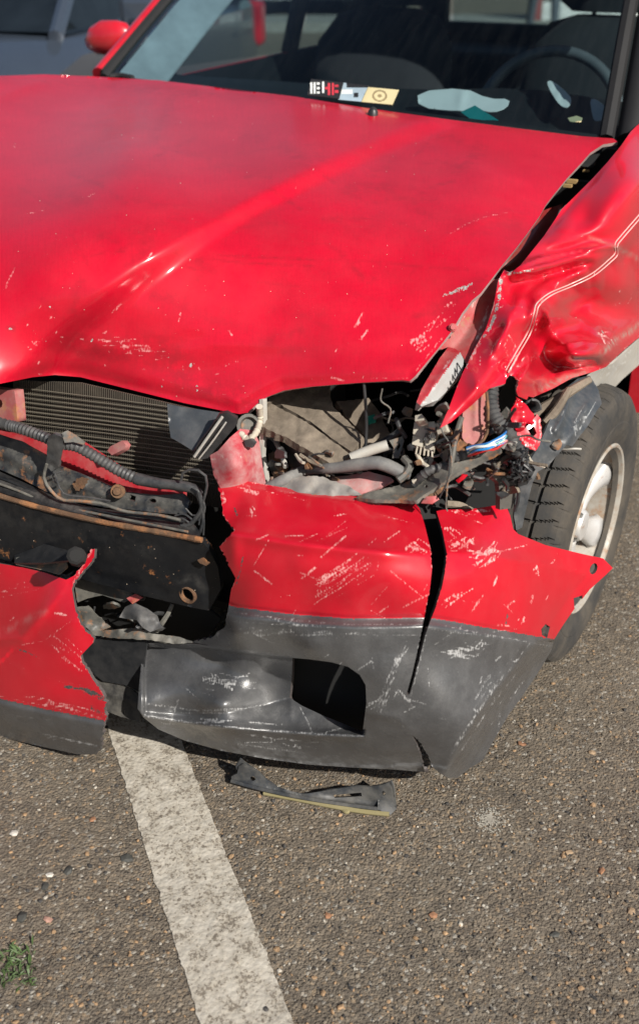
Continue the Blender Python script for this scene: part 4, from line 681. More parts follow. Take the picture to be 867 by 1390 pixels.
tube('black_cable', [(491, 500, 'y', .24), (494, 524, 'y', .235), (497, 570, 'y', .23), (496, 620, 'y', .225), (497, 680, 'y', .22)], .0026, BLACKP, car, n=8)
plate('green_clip', [(496, 566), (508, 562), (510, 570), (500, 574)], [(496, 566, 'y', .33), (508, 562, 'y', .34), (510, 570, 'y', .33), (500, 574, 'y', .32)], plain('green_clip_plastic', (.02, .22, .16), .4), step=4, thick=.006)
# headlamp slam panel, grey strip sloping up to the right
sp = [(480, 676), (500, 668), (540, 659), (574, 645), (604, 632), (640, 622), (660, 612), (678, 604), (679, 612), (664, 620), (640, 632), (616, 645), (590, 662), (575, 672), (564, 680), (540, 678), (510, 678)]
plate('headlamp_mount_strip', sp, [(480, 676, 'y', .15), (540, 659, 'y', .20), (604, 632, 'y', .20), (678, 604, 'y', .24), (664, 620, 'y', .225), (590, 662, 'y', .17), (564, 680, 'y', .15), (510, 678, 'y', .145)], OLIVE, step=3.4, thick=.006, holes=[circ(578, 660, 2.4, 2)], jag=.25,
      disp=lambda P: fold(P, [(553, 668), (575, 655), (600, 645)], 3.5, -.004)+fold(P, [(480, 674), (540, 660), (604, 633), (678, 605)], 3, .004), strokes=[('dirt', [(500, 670), (560, 660), (620, 634)], 10, .8)])
plate('red_flake', [(571, 683), (578, 674), (592, 673), (596, 678), (586, 684)], [(571, 683, 'y', .15), (592, 673, 'y', .16), (596, 678, 'y', .16), (586, 684, 'y', .15)], REDIN, step=4)
plate('red_flake', [(618, 652), (628, 645), (635, 644), (630, 650), (622, 656)], [(618, 652, 'y', .2), (628, 645, 'y', .2), (635, 644, 'y', .21), (622, 656, 'y', .2)], REDB, step=4)
plate('orange_rail', [(570, 680), (585, 668), (602, 660), (604, 664), (590, 674)], [(570, 680, 'y', .165), (585, 668, 'y', .17), (604, 664, 'y', .20), (590, 674, 'y', .165)], RUST, step=4)
# wiring connector block
blk = plate('connector_block', [(562, 573), (577, 571), (592, 583), (588, 597), (574, 594), (560, 590)], [(562, 573, 'y', .225), (592, 583, 'y', .225), (588, 597, 'y', .215), (560, 590, 'y', .215)], CREAM, step=4, thick=.022)
for q_ in ([(560, 591), (574, 594), (573, 607), (559, 603)], [(576, 595), (588, 598), (586, 614), (575, 611)], [(563, 564), (572, 562), (577, 570), (563, 572)], [(590, 575), (602, 573), (606, 584), (594, 590)], [(580, 573), (589, 572), (592, 581), (582, 580)]):
    plate('connector_housing', q_, [(q_[0][0], q_[0][1], 'y', .215), (q_[1][0], q_[1][1], 'y', .215), (q_[2][0], q_[2][1], 'y', .206), (q_[3][0], q_[3][1], 'y', .206)], CREAM, step=4, thick=.014, parent=blk)
for k in range(7): tube('connector_rib', [(578+k*2.3, 588-k*.2, 'y', .213), (575+k*2.3, 598, 'y', .205)], .0009, BLACKP, blk, n=5, seg=2)
for k in range(5): tube('connector_pin', [(566+k*5, 606+k*1.5, 'y', .200), (564+k*5.5, 616+k, 'y', .198)], .0016, CREAM, blk, n=6, seg=3)
tube('connector_lead', [(566, 616, 'y', .2), (572, 628, 'y', .2), (580, 634, 'y', .195), (574, 646, 'y', .19), (560, 654, 'y', .185)], .0036, CREAM, car, n=8)
tube('connector_lead', [(548, 622, 'y', .21), (556, 632, 'y', .2), (550, 644, 'y', .19), (540, 652, 'y', .18)], .0065, OLIVE, car, n=8)
plate('amber_bit', [(563, 626), (571, 622), (573, 630), (566, 632)], [(563, 626, 'y', .19), (571, 622, 'y', .2), (573, 630, 'y', .195), (566, 632, 'y', .19)], RUST, step=4, thick=.006)
tube('corrugated_conduit', [(562, 656, 'y', .19), (580, 640, 'y', .19), (598, 634, 'y', .2), (612, 626, 'y', .21)], .0075, HOSE, car, n=10, ribs=1)
tube('corrugated_conduit', [(604, 618, 'y', .20), (618, 620, 'y', .21), (634, 616, 'y', .22)], .010, HOSE, car, n=10, ribs=1)
tube('support_rod', [(626, 566, 'y', .215), (621, 582, 'y', .21), (617, 600, 'y', .205), (612, 628, 'y', .19), (608, 648, 'y', .20)], .0042, OLIVE, car, n=8)
tube('thin_wire', [(594, 572, 'y', .2), (602, 590, 'y', .19), (610, 604, 'y', .185), (613, 640, 'y', .17), (608, 650, 'y', .165), (606, 670, 'y', .16), (605, 688, 'y', .155), (607, 694, 'y', .155)], .0011, OLIVE, car, n=6, seg=24)
tube('thin_wire', [(596, 676, 'y', .155), (608, 650, 'y', .165), (610, 620, 'y', .18)], .0012, BLACKP, car, n=6)
plate('pink_upright', [(628, 556), (644, 545), (655, 532), (661, 532), (662, 560), (660, 585), (656, 598), (644, 604), (632, 602), (627, 594)], [(628, 556, 'y', .24), (655, 532, 'y', .26), (660, 585, 'y', .25), (632, 602, 'y', .22)], PINK, step=4, thick=.012, disp=lambda P: fold(P, [(646, 545), (645, 595)], 4, .006), jag=.4, strokes=[('dirt', [(628, 596), (645, 604), (660, 590)], 4, .8)])
tube('rust_edge', [(660, 532, 'y', .25), (662, 560, 'y', .24), (660, 590, 'y', .235), (648, 604, 'y', .22)], .0024, RUST, car, n=6)
plate('rust_flake', [(614, 606), (624, 596), (634, 602), (630, 612), (618, 616)], [(614, 606, 'y', .21), (624, 596, 'y', .22), (634, 602, 'y', .22), (618, 616, 'y', .21)], RUST, step=3.5, thick=.006, jag=.5)
# bright wires spilling from the loom
for k, (col, dy) in enumerate((((.02, .16, .45), 0), ((.70, .72, .70), 2), ((.01, .10, .38), 4), ((.05, .35, .40), 6), ((.68, .70, .66), 8), ((.45, .02, .02), 14), ((.02, .2, .10), 10), ((.72, .30, .28), 12), ((.02, .2, .5), 11), ((.6, .62, .6), 5))):
    j = rng.normal(size=6)*1.2
    tube('signal_wire', [(633+k*.4, 608+dy*.8, 'y', .20), (646, 604+dy*.75+j[0], 'y', .20-.0015*k), (660, 602+dy*.7+j[1], 'y', .198-.001*k), (672, 596+dy*.8+j[2], 'y', .205), (683, 590+dy*.9+j[3], 'y', .215), (686+j[4], 586+dy, 'y', .235)], .0017, plain('wire_sleeve', col, .35, var=.1, bump=0), car, n=6, seg=14)
tube('corrugated_conduit', [(664, 512, 'y', .30), (665, 534, 'y', .28), (666, 552, 'y', .265), (674, 572, 'y', .255), (690, 590, 'y', .25), (698, 604, 'y', .25), (706, 618, 'y', .25)], [.013, .013, .0125, .012, .0125, .012, .012], HOSE, car, n=12, ribs=1, depth=.2)
cl = MB(); g = np.random.default_rng(5)
for k in range(60):
    x, y = 706+g.normal()*6, 632+g.normal()*11; a = pt(x, y, 'y', .245+g.normal()*.005); cl.tube(np.array([a, a+g.normal(size=3)*.006]), .0018, 5)
cl.build('burst_hose_end', BLACKP, car)
plate('burst_hose_body', [(696, 612), (708, 608), (716, 616), (720, 636), (712, 648), (700, 642), (696, 628)], [(696, 612, 'y', .25), (716, 616, 'y', .26), (712, 648, 'y', .25), (696, 628, 'y', .24)], BLACKP, step=3, thick=.02, jag=1.2, disp=lambda P: noise2(P, 4, 2)*.004)
plate('small_tag', [(680, 560), (686, 553), (690, 558), (688, 568), (681, 568)], [(680, 560, 'y', .3), (690, 558, 'y', .3), (688, 568, 'y', .3), (686, 553, 'y', .3)], OLIVE, step=3, thick=.004)
# torn red scraps between wing and wheel
plate('torn_red_scrap', [(702, 540), (708, 544), (716, 552), (724, 562), (728, 572), (724, 576), (716, 572), (710, 582), (700, 584), (694, 572), (693, 556)], [(702, 540, 'y', .33), (724, 562, 'y', .33), (710, 582, 'y', .30), (694, 572, 'y', .30)], REDB, step=3, thick=.004, jag=.6, disp=lambda P: noise2(P, 9, 9)*.004, strokes=[('scr', [(696, 575), (712, 580)], 4, .7)])
plate('torn_red_scrap', [(701, 580), (712, 582), (722, 574), (728, 562), (733, 568), (735, 590), (732, 604), (726, 612), (716, 608), (706, 602), (702, 592)], [(701, 580, 'y', .30), (728, 562, 'y', .33), (732, 604, 'y', .31), (706, 602, 'y', .29)], REDB, step=3, thick=.006, jag=.5, holes=[[(716, 584), (724, 578), (728, 588), (722, 594)]], disp=lambda P: noise2(P, 14, 9)*.003, strokes=[('scr', [(706, 592), (720, 600), (730, 604)], 9, .95), ('scr', [(732, 570), (733, 600)], 3, 1)])
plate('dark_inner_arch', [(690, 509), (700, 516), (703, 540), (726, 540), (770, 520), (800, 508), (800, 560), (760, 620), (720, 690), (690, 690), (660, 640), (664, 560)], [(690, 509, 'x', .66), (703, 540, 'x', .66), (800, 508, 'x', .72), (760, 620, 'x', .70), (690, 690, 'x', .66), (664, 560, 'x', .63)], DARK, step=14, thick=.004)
tube('muddy_rail', [(724, 566, 'y', .46), (735, 554, 'y', .48), (752, 545, 'y', .5), (775, 530, 'y', .52), (800, 515, 'y', .55)], [.006, .008, .009, .008, .006], DIRT, car, n=8)
tube('muddy_rail', [(738, 574, 'y', .44), (752, 560, 'y', .46), (762, 545, 'y', .48), (772, 528, 'y', .5)], [.005, .008, .007, .006], DIRT, car, n=8)
# wheel arch liner
LIN = worn('wheel_arch_plastic', (.045, .052, .06), (.45, .46, .46), rough=.33, dust=.5, dustcol=(.17, .165, .16), spec=.6)
ll = [(786, 512), (800, 510), (812, 530), (816, 548), (808, 560), (796, 580), (786, 592), (776, 606), (768, 604), (756, 618), (744, 632), (730, 640), (722, 656), (716, 680), (708, 716), (700, 720), (697, 700), (700, 668), (712, 636), (728, 610), (736, 592), (744, 574), (752, 556), (762, 540), (770, 524)]
plate('wheel_arch_liner', ll, [(786, 512, 'y', .62), (816, 548, 'y', .60), (776, 606, 'y', .46), (744, 632, 'y', .40), (716, 680, 'y', .36), (697, 700, 'y', .35), (728, 610, 'y', .38), (752, 556, 'y', .47), (780, 560, 'y', .52)], LIN, step=3.2, thick=.004, jag=.2,
      disp=lambda P: fold(P, [(775, 528), (766, 560), (756, 580), (748, 592)], 5, .016)+fold(P, [(800, 545), (784, 570), (772, 600)], 5, .012)+fold(P, [(744, 580), (752, 596), (760, 600)], 6, -.012)+noise2(P, 12, 8)*.002, strokes=[('scr', [(770, 535), (764, 560), (757, 572)], 3, .7), ('scr', [(800, 548), (785, 572), (774, 590)], 7, .62), ('scr', [(745, 580), (735, 600)], 3, .6), ('dirt', [(744, 628), (720, 640)], 12, .8)])
plate('inner_arch_rail', [(798, 512), (806, 500), (830, 494), (848, 478), (866, 462), (892, 444), (896, 470), (868, 494), (844, 515), (826, 534), (812, 545), (806, 530)], [(798, 512, 'x', .775), (830, 494, 'x', .79), (866, 462, 'x', .80), (892, 444, 'x', .805), (896, 470, 'x', .79), (868, 494, 'x', .785), (812, 545, 'x', .765)], WHITEG, step=4, thick=.004, holes=[circ(815, 523, 2.4, 2.4)], disp=lambda P: noise2(P, 14, 8)*.003, strokes=[('scr', [(800, 515), (830, 500), (867, 466)], 8, .5)])
# fog lamp shell behind the split corner
SH = worn('dark_grey_shell', (.075, .07, .062), (.34, .32, .28), rough=.5, dust=.4, dustcol=(.14, .13, .11))
plate('lamp_shell', [(664, 624), (680, 628), (692, 640), (699, 656), (700, 672), (694, 690), (678, 692), (678, 672), (676, 655), (668, 648), (662, 644)], [(664, 624, 'y', .27), (692, 640, 'y', .28), (700, 672, 'y', .28), (694, 690, 'y', .27), (668, 648, 'y', .25)], SH, step=3.5, thick=.01, strokes=[('scr', [(672, 646), (680, 650)], 4, .9)])
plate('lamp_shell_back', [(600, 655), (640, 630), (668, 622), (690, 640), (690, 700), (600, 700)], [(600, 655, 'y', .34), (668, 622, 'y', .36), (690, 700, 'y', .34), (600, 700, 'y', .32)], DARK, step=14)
tube('lamp_shell_seam', [(668, 622, 'y', .26), (690, 630, 'y', .27), (702, 650, 'y', .275), (703, 676, 'y', .27), (698, 694, 'y', .265)], .003, BLACKP, car, n=6)
tube('brown_arm', [(606, 684, 'y', .26), (624, 686, 'y', .27), (640, 694, 'y', .28)], .006, DIRT, car, n=8)
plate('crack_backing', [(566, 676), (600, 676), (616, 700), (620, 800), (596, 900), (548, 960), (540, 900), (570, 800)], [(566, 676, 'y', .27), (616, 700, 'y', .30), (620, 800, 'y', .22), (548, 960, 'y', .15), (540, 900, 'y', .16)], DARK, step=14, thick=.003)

# small debris, clips and leads crowding the headlamp bay
g = np.random.default_rng(11)
MB_ = [OLIVE, HOSE, BLACKP, WHITEG, RUST, DIRT, CREAM]
def clutter(n, x0, x1, y0, y1, d0, d1):
    for k in range(n):
        x, y, v = g.uniform(x0, x1), g.uniform(y0, y1), g.uniform(d0, d1); m = MB_[int(g.choice(7, p=[.30, .26, .22, .03, .08, .09, .02]))]
        if g.random() < .55:
            a_ = g.normal(.2, .8); L_ = g.uniform(14, 60); pts = [(x, y, 'y', v)]+[(x+L_*t*math.cos(a_)+g.normal()*4, y+L_*t*math.sin(a_)+g.normal()*4, 'y', v+g.normal()*.01) for t in (.4, .7, 1)]
            tube('loose_lead', pts, g.uniform(.0012, .004), m, car, n=6, seg=12)
        else:
            w_, h_ = g.uniform(5, 14), g.uniform(4, 10); a_ = g.uniform(0, 3.1); P_ = [(x+w_*math.cos(a_+t)*f, y+h_*math.sin(a_+t)*f) for t, f in ((0, 1), (1.2, .8), (2.1, 1.1), (3.3, .9), (4.6, 1.05), (5.4, .8))]
            plate('broken_clip', P_, [(p_[0], p_[1], 'y', v+.01*g.normal()) for p_ in P_[:4]], m, step=4, thick=.004, jag=.5)
clutter(26, 366, 470, 616, 668, .17, .22); clutter(30, 500, 620, 556, 668, .20, .28); clutter(26, 612, 700, 575, 680, .22, .28); clutter(8, 460, 560, 530, 590, .32, .42); clutter(12, 105, 200, 795, 860, .06, .10); clutter(8, 690, 770, 545, 620, .42, .50)
# ------------------------------------------------------------------ front wheel
TY = worn('dusty_tyre_rubber', (.040, .039, .038), (.25, .23, .2), rough=.75, dust=.5, dustcol=(.17, .14, .105), spec=.3, bumps=.4, dustscale=9.)
wh = empty('front_wheel'); wh.parent = car
wc = pt(801, 717, 'z', .282); ang = math.radians(4); camb = math.radians(-1)
nx_ = np.array([math.cos(ang)*math.cos(camb), -math.sin(ang)*math.cos(camb), math.sin(camb)]); ay_ = np.cross([0, 0, 1.], nx_); ay_ /= np.linalg.norm(ay_); az_ = np.cross(nx_, ay_)
Mw = Matrix.Identity(4)
for i in range(3): Mw[i][0] = ay_[i]; Mw[i][1] = az_[i]; Mw[i][2] = nx_[i]; Mw[i][3] = wc[i]     # local z = axle outwards
wh.matrix_world = Mw
prof = [(.165, -.13), (.18, -.150), (.205, -.168), (.235, -.174), (.262, -.172), (.280, -.164)]
hs = np.arange(-.160, -.0049, .00225)
prof += [(.2935-.0085*max(0, abs(h+.0825)/.0775)**3.2, h) for h in hs]
prof += [(.281, .003), (.272, .009), (.262, .012), (.255, .0135), (.246, .0145), (.238, .0150), (.228, .0145), (.226, .0155), (.215, .0145), (.205, .0115), (.195, .007), (.186, .003), (.1855, .005), (.180, .002), (.172, -.006)]
wh.scale = (1, 1, 1); NA = 864; V = []; 
for j in range(NA):
    t = 2*math.pi*j/NA
    for (rr, h) in prof:
        if rr > .2815 and -.162 < h < -.003:
            g_ = 0
            for gh in (-.128, -.100, -.068, -.040):
                if abs(h-gh) < .0032: g_ = .0075
            ph = (j+(abs(h+.083)-.02)**2*1800) % 16 if abs(h+.083) > .018 else (j*1.0+h*320) % 24
            if ph < 1.5 and g_ == 0 and abs(h+.083) > .012: g_ = .006
            rr = rr-g_
        elif .255 < rr < .2815 and h > 0: rr = rr-(.0022 if (j % 16) < 1.5 else 0)
        V.append((rr*.965*math.cos(t), rr*.965*math.sin(t), h))
m_ = len(prof); J_ = np.arange(NA)[:, None]; I_ = np.arange(m_-1)[None]
T = np.stack([J_*m_+I_, ((J_+1) % NA)*m_+I_, ((J_+1) % NA)*m_+I_+1, J_*m_+I_+1], -1).reshape(-1, 4)
V = [((x_*(1-.35*max(0, .225/ .24-math.hypot(x_, y_)/.24))), (y_*(1-.35*max(0, .225/.24-math.hypot(x_, y_)/.24))), z_) for x_, y_, z_ in V]
ty = mesh_obj('tyre', V, T, TY, wh, smooth=False)
RIMM = worn('silver_wheel_paint', (.60, .60, .60), (.8, .8, .8), rough=.28, dust=.4, dustcol=(.40, .33, .25), metal=.25, dustscale=12., rust=.05)
RIMD = worn('brake_dusted_rim', (.40, .38, .34), (.6, .55, .5), rough=.5, dust=.8, dustcol=(.30, .22, .15), metal=.1, rust=.2)
mb_ = MB(); mb_.lathe([(.172, -.008), (.184, .002), (.1865, .008), (.183, .0115), (.178, .010), (.174, .002), (.170, -.006), (.166, -.022), (.160, -.05), (.155, -.09), (.15, -.12)], 72); mb_.build('rim', RIMD, wh, True)
mb_ = MB(); mb_.lathe([(0, -.10), (.15, -.10), (.152, -.11)], 40); mb_.build('brake_backplate', DARK, wh, True)
mb_ = MB(); mb_.lathe([(0, -.012), (.030, -.013), (.034, -.018), (.036, -.03), (.046, -.034), (.052, -.05)], 36); mb_.build('hub_cap', RIMM, wh, True)
for k in range(7):
    a = 2*math.pi*k/7+.35; mb_ = MB(); nseg = 9; V = []; F = []
    for i in range(nseg):
        s = i/(nseg-1); r_ = .040+s*.129; wd_ = .017+.022*s**1.6+(.008 if i == nseg-1 else 0); hh_ = -.030-.004*math.sin(s*3.1)+.018*s**2
        for (u_, v_) in ((-1, -.012), (-.72, .0), (-.2, .004), (.2, .004), (.72, .0), (1, -.012)):
            x_, y_ = r_, u_*wd_; V.append((x_*math.cos(a)-y_*math.sin(a), x_*math.sin(a)+y_*math.cos(a), hh_+v_))
    for i in range(nseg-1):
        for q_ in range(5): F.append((i*6+q_, (i+1)*6+q_, (i+1)*6+q_+1, i*6+q_+1))
    mb_.add(V, F); o = mb_.build('spoke', RIMM, wh, True, auto=False); sm_ = o.modifiers.new('thickness', 'SOLIDIFY'); sm_.thickness = .006; sm_.offset = -1
for k in range(4):
    a = 2*math.pi*k/4+.4; mb_ = MB(); mb_.lathe([(0, .006), (.006, .006), (.008, .003), (.009, -.012)], 6, c=(.030*math.cos(a), .030*math.sin(a), -.022)); mb_.build('wheel_bolt', OLIVE, wh)
mb_ = MB(); mb_.tube(np.array([(.176*math.cos(2.6), .176*math.sin(2.6), -.012), (.165*math.cos(2.6), .165*math.sin(2.6), .006)]), .0035, 8); mb_.build('valve', BLACKP, wh, True)
for o_ in wh.children:
    if o_.name.split('.')[0] != 'tyre': o_.scale = (.93, .93, 1)
# ------------------------------------------------------------------ cabin
def glassmat(name, tint, film=.03, rough=.0):
    m, nt, p = new_mat(name); b = NB(nt); nt.nodes.remove(p); out = nt.nodes['Material Output']
    tr = b.n('ShaderNodeBsdfTransparent'); tr.inputs[0].default_value = (*tint, 1); gl = b.n('ShaderNodeBsdfGlossy'); gl.inputs['Roughness'].default_value = rough
    df = b.n('ShaderNodeBsdfDiffuse'); df.inputs[0].default_value = (.30, .33, .34, 1); fr = b.n('ShaderNodeLayerWeight'); fr.inputs[0].default_value = .5; frs = b.math('ADD', .04, b.math('MULTIPLY', b.math('POWER', fr.outputs['Facing'], 5.0), .96))
    ob = b.n('ShaderNodeTexCoord').outputs['Object']; st = b.noise(b.mapping(ob, (60, 9, 9)), 1, 4, .6); sp = b.noise(ob, 90, 3, .7)
    f = b.math('MULTIPLY', b.math('ADD', b.ramp(st, .42, .75, 0, .9), b.ramp(sp, .66, .74, 0, 1.6)), film)
    m1 = b.n('ShaderNodeMixShader'); b.l(f, m1.inputs[0]); b.l(tr.outputs[0], m1.inputs[1]); b.l(df.outputs[0], m1.inputs[2])
    m2 = b.n('ShaderNodeMixShader'); b.l(frs, m2.inputs[0]); b.l(m1.outputs[0], m2.inputs[1]); b.l(gl.outputs[0], m2.inputs[2]); b.l(m2.outputs[0], out.inputs[0]); return m
GLASS = glassmat('dusty_windscreen_glass', (.52, .63, .66), .010); SGLASS = glassmat('side_window_glass', (.60, .70, .70), .01)
BL, BM, BR = pt(142, 105, 'y', 1.36), pt(480, 146, 'y', 1.07), pt(822, 189, 'y', 1.15)
TL0, TR0 = pt(243, 0, 'y', 1.75), pt(859, 0, 'y', 1.47)
kz = (1.42-BL[2])/(TL0[2]-BL[2]); TLp = BL+(TL0-BL)*kz; kz2 = (1.42-BR[2])/(TR0[2]-BR[2]); TRp = BR+(TR0-BR)*kz2
mid = 2*BM-(BL+BR)/2; TM = (TLp+TRp)/2+np.array([0, -.07, .015]); tmid = 2*TM-(TLp+TRp)/2
def bez(a, c, b, t): return a*(1-t)**2+2*c*t*(1-t)+b*t*t
nu_, nv_ = 40, 24; V = []
for j in range(nv_):
    s = j/(nv_-1)
    for i in range(nu_):
        t = i/(nu_-1); V.append(bez(BL, mid, BR, t)*(1-s)+bez(TLp, tmid, TRp, t)*s+np.array([0, -.02, .03])*math.sin(math.pi*s)*.8)
I_ = (np.arange(nv_-1)[:, None]*nu_+np.arange(nu_-1)[None]).ravel(); T = np.stack([I_, I_+1, I_+nu_+1, I_+nu_], 1)
gl = mesh_obj('windscreen', V, T, GLASS, car); 
sm_ = None
BLKR = plain('black_rubber', (.008, .008, .009), .75); GREYT = plain('light_grey_pillar_trim', (.30, .34, .36), .7); INT = plain('dark_cabin_plastic', (.006, .007, .008), .65, bump=.3); SEAT = plain('dark_seat_cloth', (.012, .013, .016), .9); PAINT = worn('red_body_paint', (.50, .008, .020), (.7, .5, .5), rough=.3, coat=1, dust=.06, dustcol=(.4, .3, .26))
def w_tube(name, P, r, mat, n=8, seg=14, parent=car): m_ = MB(); m_.tube(spline(np.array(P), seg), r, n); return m_.build(name, mat, parent, True)
bow = np.array([0, -.016, .024])
sideL = [BL, (BL+TLp)/2+bow, TLp]; sideR = [BR, (BR+TRp)/2+bow, TRp]
off = lambda L, d: [np.array(p)+np.array(d) for p in L]
w_tube('windscreen_seal', sideL, .013, BLKR); w_tube('windscreen_seal', sideR, .016, BLKR)
w_tube('windscreen_pillar', off(sideL, (-.034, .03, -.002)), .026, PAINT, 12); w_tube('windscreen_pillar', off(sideR, (.048, .02, -.006)), .032, BLKR, 12)
w_tube('windscreen_pillar', off(sideR, (.085, .045, -.012)), .026, PAINT, 12)
w_tube('windscreen_seal', off(sideL, (-.012, .01, .010)), .008, BLKR)
def strip(name, A, B_, mat, n=16, th=.006):
    A = spline(np.array(A), n); B_ = spline(np.array(B_), n); V = []; 
    for a, b_ in zip(A, B_): V += [a, b_, b_+np.array([0, .0, -th]), a+np.array([0, 0, -th])]
    F = []
    for i in range(n-1):
        for q_ in range(4): F.append((i*4+q_, i*4+(q_+1) % 4, (i+1)*4+(q_+1) % 4, (i+1)*4+q_))
    F += [(0, 1, 2, 3), tuple((n-1)*4+q_ for q_ in (3, 2, 1, 0))]; m_ = MB(); m_.add(V, F); return m_.build(name, mat, car)
strip('pillar_trim', off(sideL, (.012, .015, -.012)), off(sideL, (.115, .10, -.03)), GREYT)
base = [bez(BL, mid, BR, t) for t in np.linspace(0, 1, 9)]
strip('windscreen_lower_seal', off(base, (0, -.028, -.006)), off(base, (0, .016, .004)), BLKR, 30)
strip('scuttle_panel', off(base, (0, -.09, -.035)), off(base, (0, -.02, -.010)), INT, 30)
# roof, doors, pillars: simple but solid
def loft(name, rings, mat, parent=car, close=True, smooth=True):
    n = len(rings[0]); V = [p for r_ in rings for p in r_]; F = [(i*n+k, i*n+(k+1) % n, (i+1)*n+(k+1) % n, (i+1)*n+k) for i in range(len(rings)-1) for k in range(n)]
    if close: F += [tuple(range(n))[::-1], tuple((len(rings)-1)*n+k for k in range(n))]
    m_ = MB(); m_.add(V, F); return m_.build(name, mat, parent, smooth)
tz = float(TM[2])
rr_ = []
for y_, hw_, z_ in ((float(TM[1])-.02, .57, tz), (2.2, .60, tz+.035), (2.8, .60, tz+.035), (3.3, .57, tz), (3.55, .54, tz-.05)):
    xs_ = np.linspace(-1, 1, 13); rr_.append([(x_*hw_-.02*0, y_+.06*x_*x_*(1 if y_ < 2 else 0), z_-.05*x_*x_) for x_ in xs_]+[(x_*hw_, y_+.06*x_*x_*(1 if y_ < 2 else 0), z_-.03-.05*x_*x_) for x_ in xs_[::-1]])
loft('roof', rr_, PAINT)
for s in (-1, 1):
    rr_ = []
    for y_, xo in ((1.42, .79), (1.9, .81), (2.6, .82), (3.3, .81), (3.9, .74)):
        rr_.append([(s*xo*.93, y_, .93), (s*xo, y_, .88), (s*xo*1.02, y_, .6), (s*xo, y_, .25), (s*(xo-.06), y_, .25), (s*(xo-.06), y_, .93)])
    loft('side_panel', rr_, PAINT)
    m_ = MB(); m_.box((s*.735, 2.6, .60), (.004, 1.15, .33)); m_.build('door_card', INT, car)
    w_tube('centre_pillar', [(s*.77, 2.50, .92), (s*.70, 2.52, 1.2), (s*.60, 2.54, 1.42)], .030, INT)
    w_tube('rear_pillar', [(s*.75, 3.85, .90), (s*.66, 3.6, 1.2), (s*.55, 3.4, 1.41)], .05, PAINT)
    w_tube('pillar_lining', [(s*.71, 3.80, .90), (s*.62, 3.56, 1.2), (s*.51, 3.37, 1.40)], .062, INT)
    w_tube('roof_rail', [TLp if s < 0 else TRp, (s*.60, 2.3, tz-.02), (s*.59, 3.0, tz-.02), (s*.56, 3.4, tz-.04)], .024, PAINT)
    a1 = (BL if s < 0 else BR)+np.array([s*.05, .10, -.01]); a2 = (TLp if s < 0 else TRp)+np.array([s*.04, .08, -.03])
    m_ = MB(); m_.add([a1, (s*.745, 2.48, .93), (s*.605, 2.50, 1.39), a2], [(0, 1, 2, 3)]); m_.build('door_glass', SGLASS, car)
    m_ = MB(); m_.add([(s*.745, 2.52, .93), (s*.72, 3.7, .93), (s*.585, 3.35, 1.37), (s*.605, 2.54, 1.39)], [(0, 1, 2, 3)]); m_.build('door_glass', SGLASS, car)
m_ = MB(); m_.add([(-.66, 3.9, .92), (.66, 3.9, .92), (.54, 3.5, 1.37), (-.54, 3.5, 1.37)], [(0, 1, 2, 3)]); m_.build('rear_glass', SGLASS, car)
m_ = MB(); m_.box((0, 3.93, .6), (.72, .03, .32)); m_.build('tailgate', PAINT, car, bevel=.02)
m_ = MB(); m_.box((0, 3.86, .915), (.70, .035, .018)); m_.build('tailgate_trim', INT, car)
m_ = MB(); m_.box((0, 3.885, .66), (.68, .006, .255)); m_.build('tailgate_trim', INT, car)
m_ = MB(); m_.box((0, 2.5, .26), (.72, 1.35, .02)); m_.build('cabin_floor', DARK, car)
m_ = MB(); m_.box((0, 3.6, .84), (.66, .3, .012)); m_.build('parcel_shelf', INT, car)
# dashboard
rr_ = []
for x_ in np.linspace(-.70, .70, 15):
    yb = float(np.interp(x_, [BL[0], BM[0], BR[0]], [BL[1], BM[1], BR[1]]))+.012; zb = float(np.interp(x_, [BL[0], BM[0], BR[0]], [BL[2], BM[2], BR[2]]))-.022
    zc_ = .02*math.exp(-((x_-.36)/.2)**2)
    rr_.append([(x_, yb, zb), (x_, yb+.2, zb+.002), (x_, 1.58, .955+zc_), (x_, 1.66, .93+zc_), (x_, 1.68, .84), (x_, 1.64, .5), (x_, yb+.06, .5), (x_, yb, .8)])
loft('dashboard', rr_, INT)
# steering wheel
sw = empty('steering_wheel'); sw.parent = car; sw.location = (.36, 1.80, .865); sw.rotation_euler = (math.radians(66), 0, math.radians(3))
m_ = MB(); t_ = np.linspace(0, 2*math.pi, 49); R0_, r0_ = .186, .0155; V = []; F = []
for i in range(48):
    for k in range(10):
        a, b_ = 2*math.pi*i/48, 2*math.pi*k/10; V.append(((R0_+r0_*math.cos(b_))*math.cos(a), (R0_+r0_*math.cos(b_))*math.sin(a), r0_*math.sin(b_)))
F = [(i*10+k, ((i+1) % 48)*10+k, ((i+1) % 48)*10+(k+1) % 10, i*10+(k+1) % 10) for i in range(48) for k in range(10)]; m_.add(V, F); m_.build('wheel_rim', plain('steering_leather', (.09, .10, .11), .35), sw, True)
m_ = MB(); m_.lathe([(0, .03), (.05, .026), (.07, .01), (.075, -.02), (.04, -.06), (0, -.06)], 20); m_.build('wheel_hub', INT, sw, True)
for a in (0.1, math.pi-.1, -math.pi/2):
    m_ = MB(); m_.tube(np.array([(.05*math.cos(a), .05*math.sin(a), 0), (.18*math.cos(a), .18*math.sin(a), 0)]), .014, 8); m_.build('wheel_spoke', INT, sw, True)
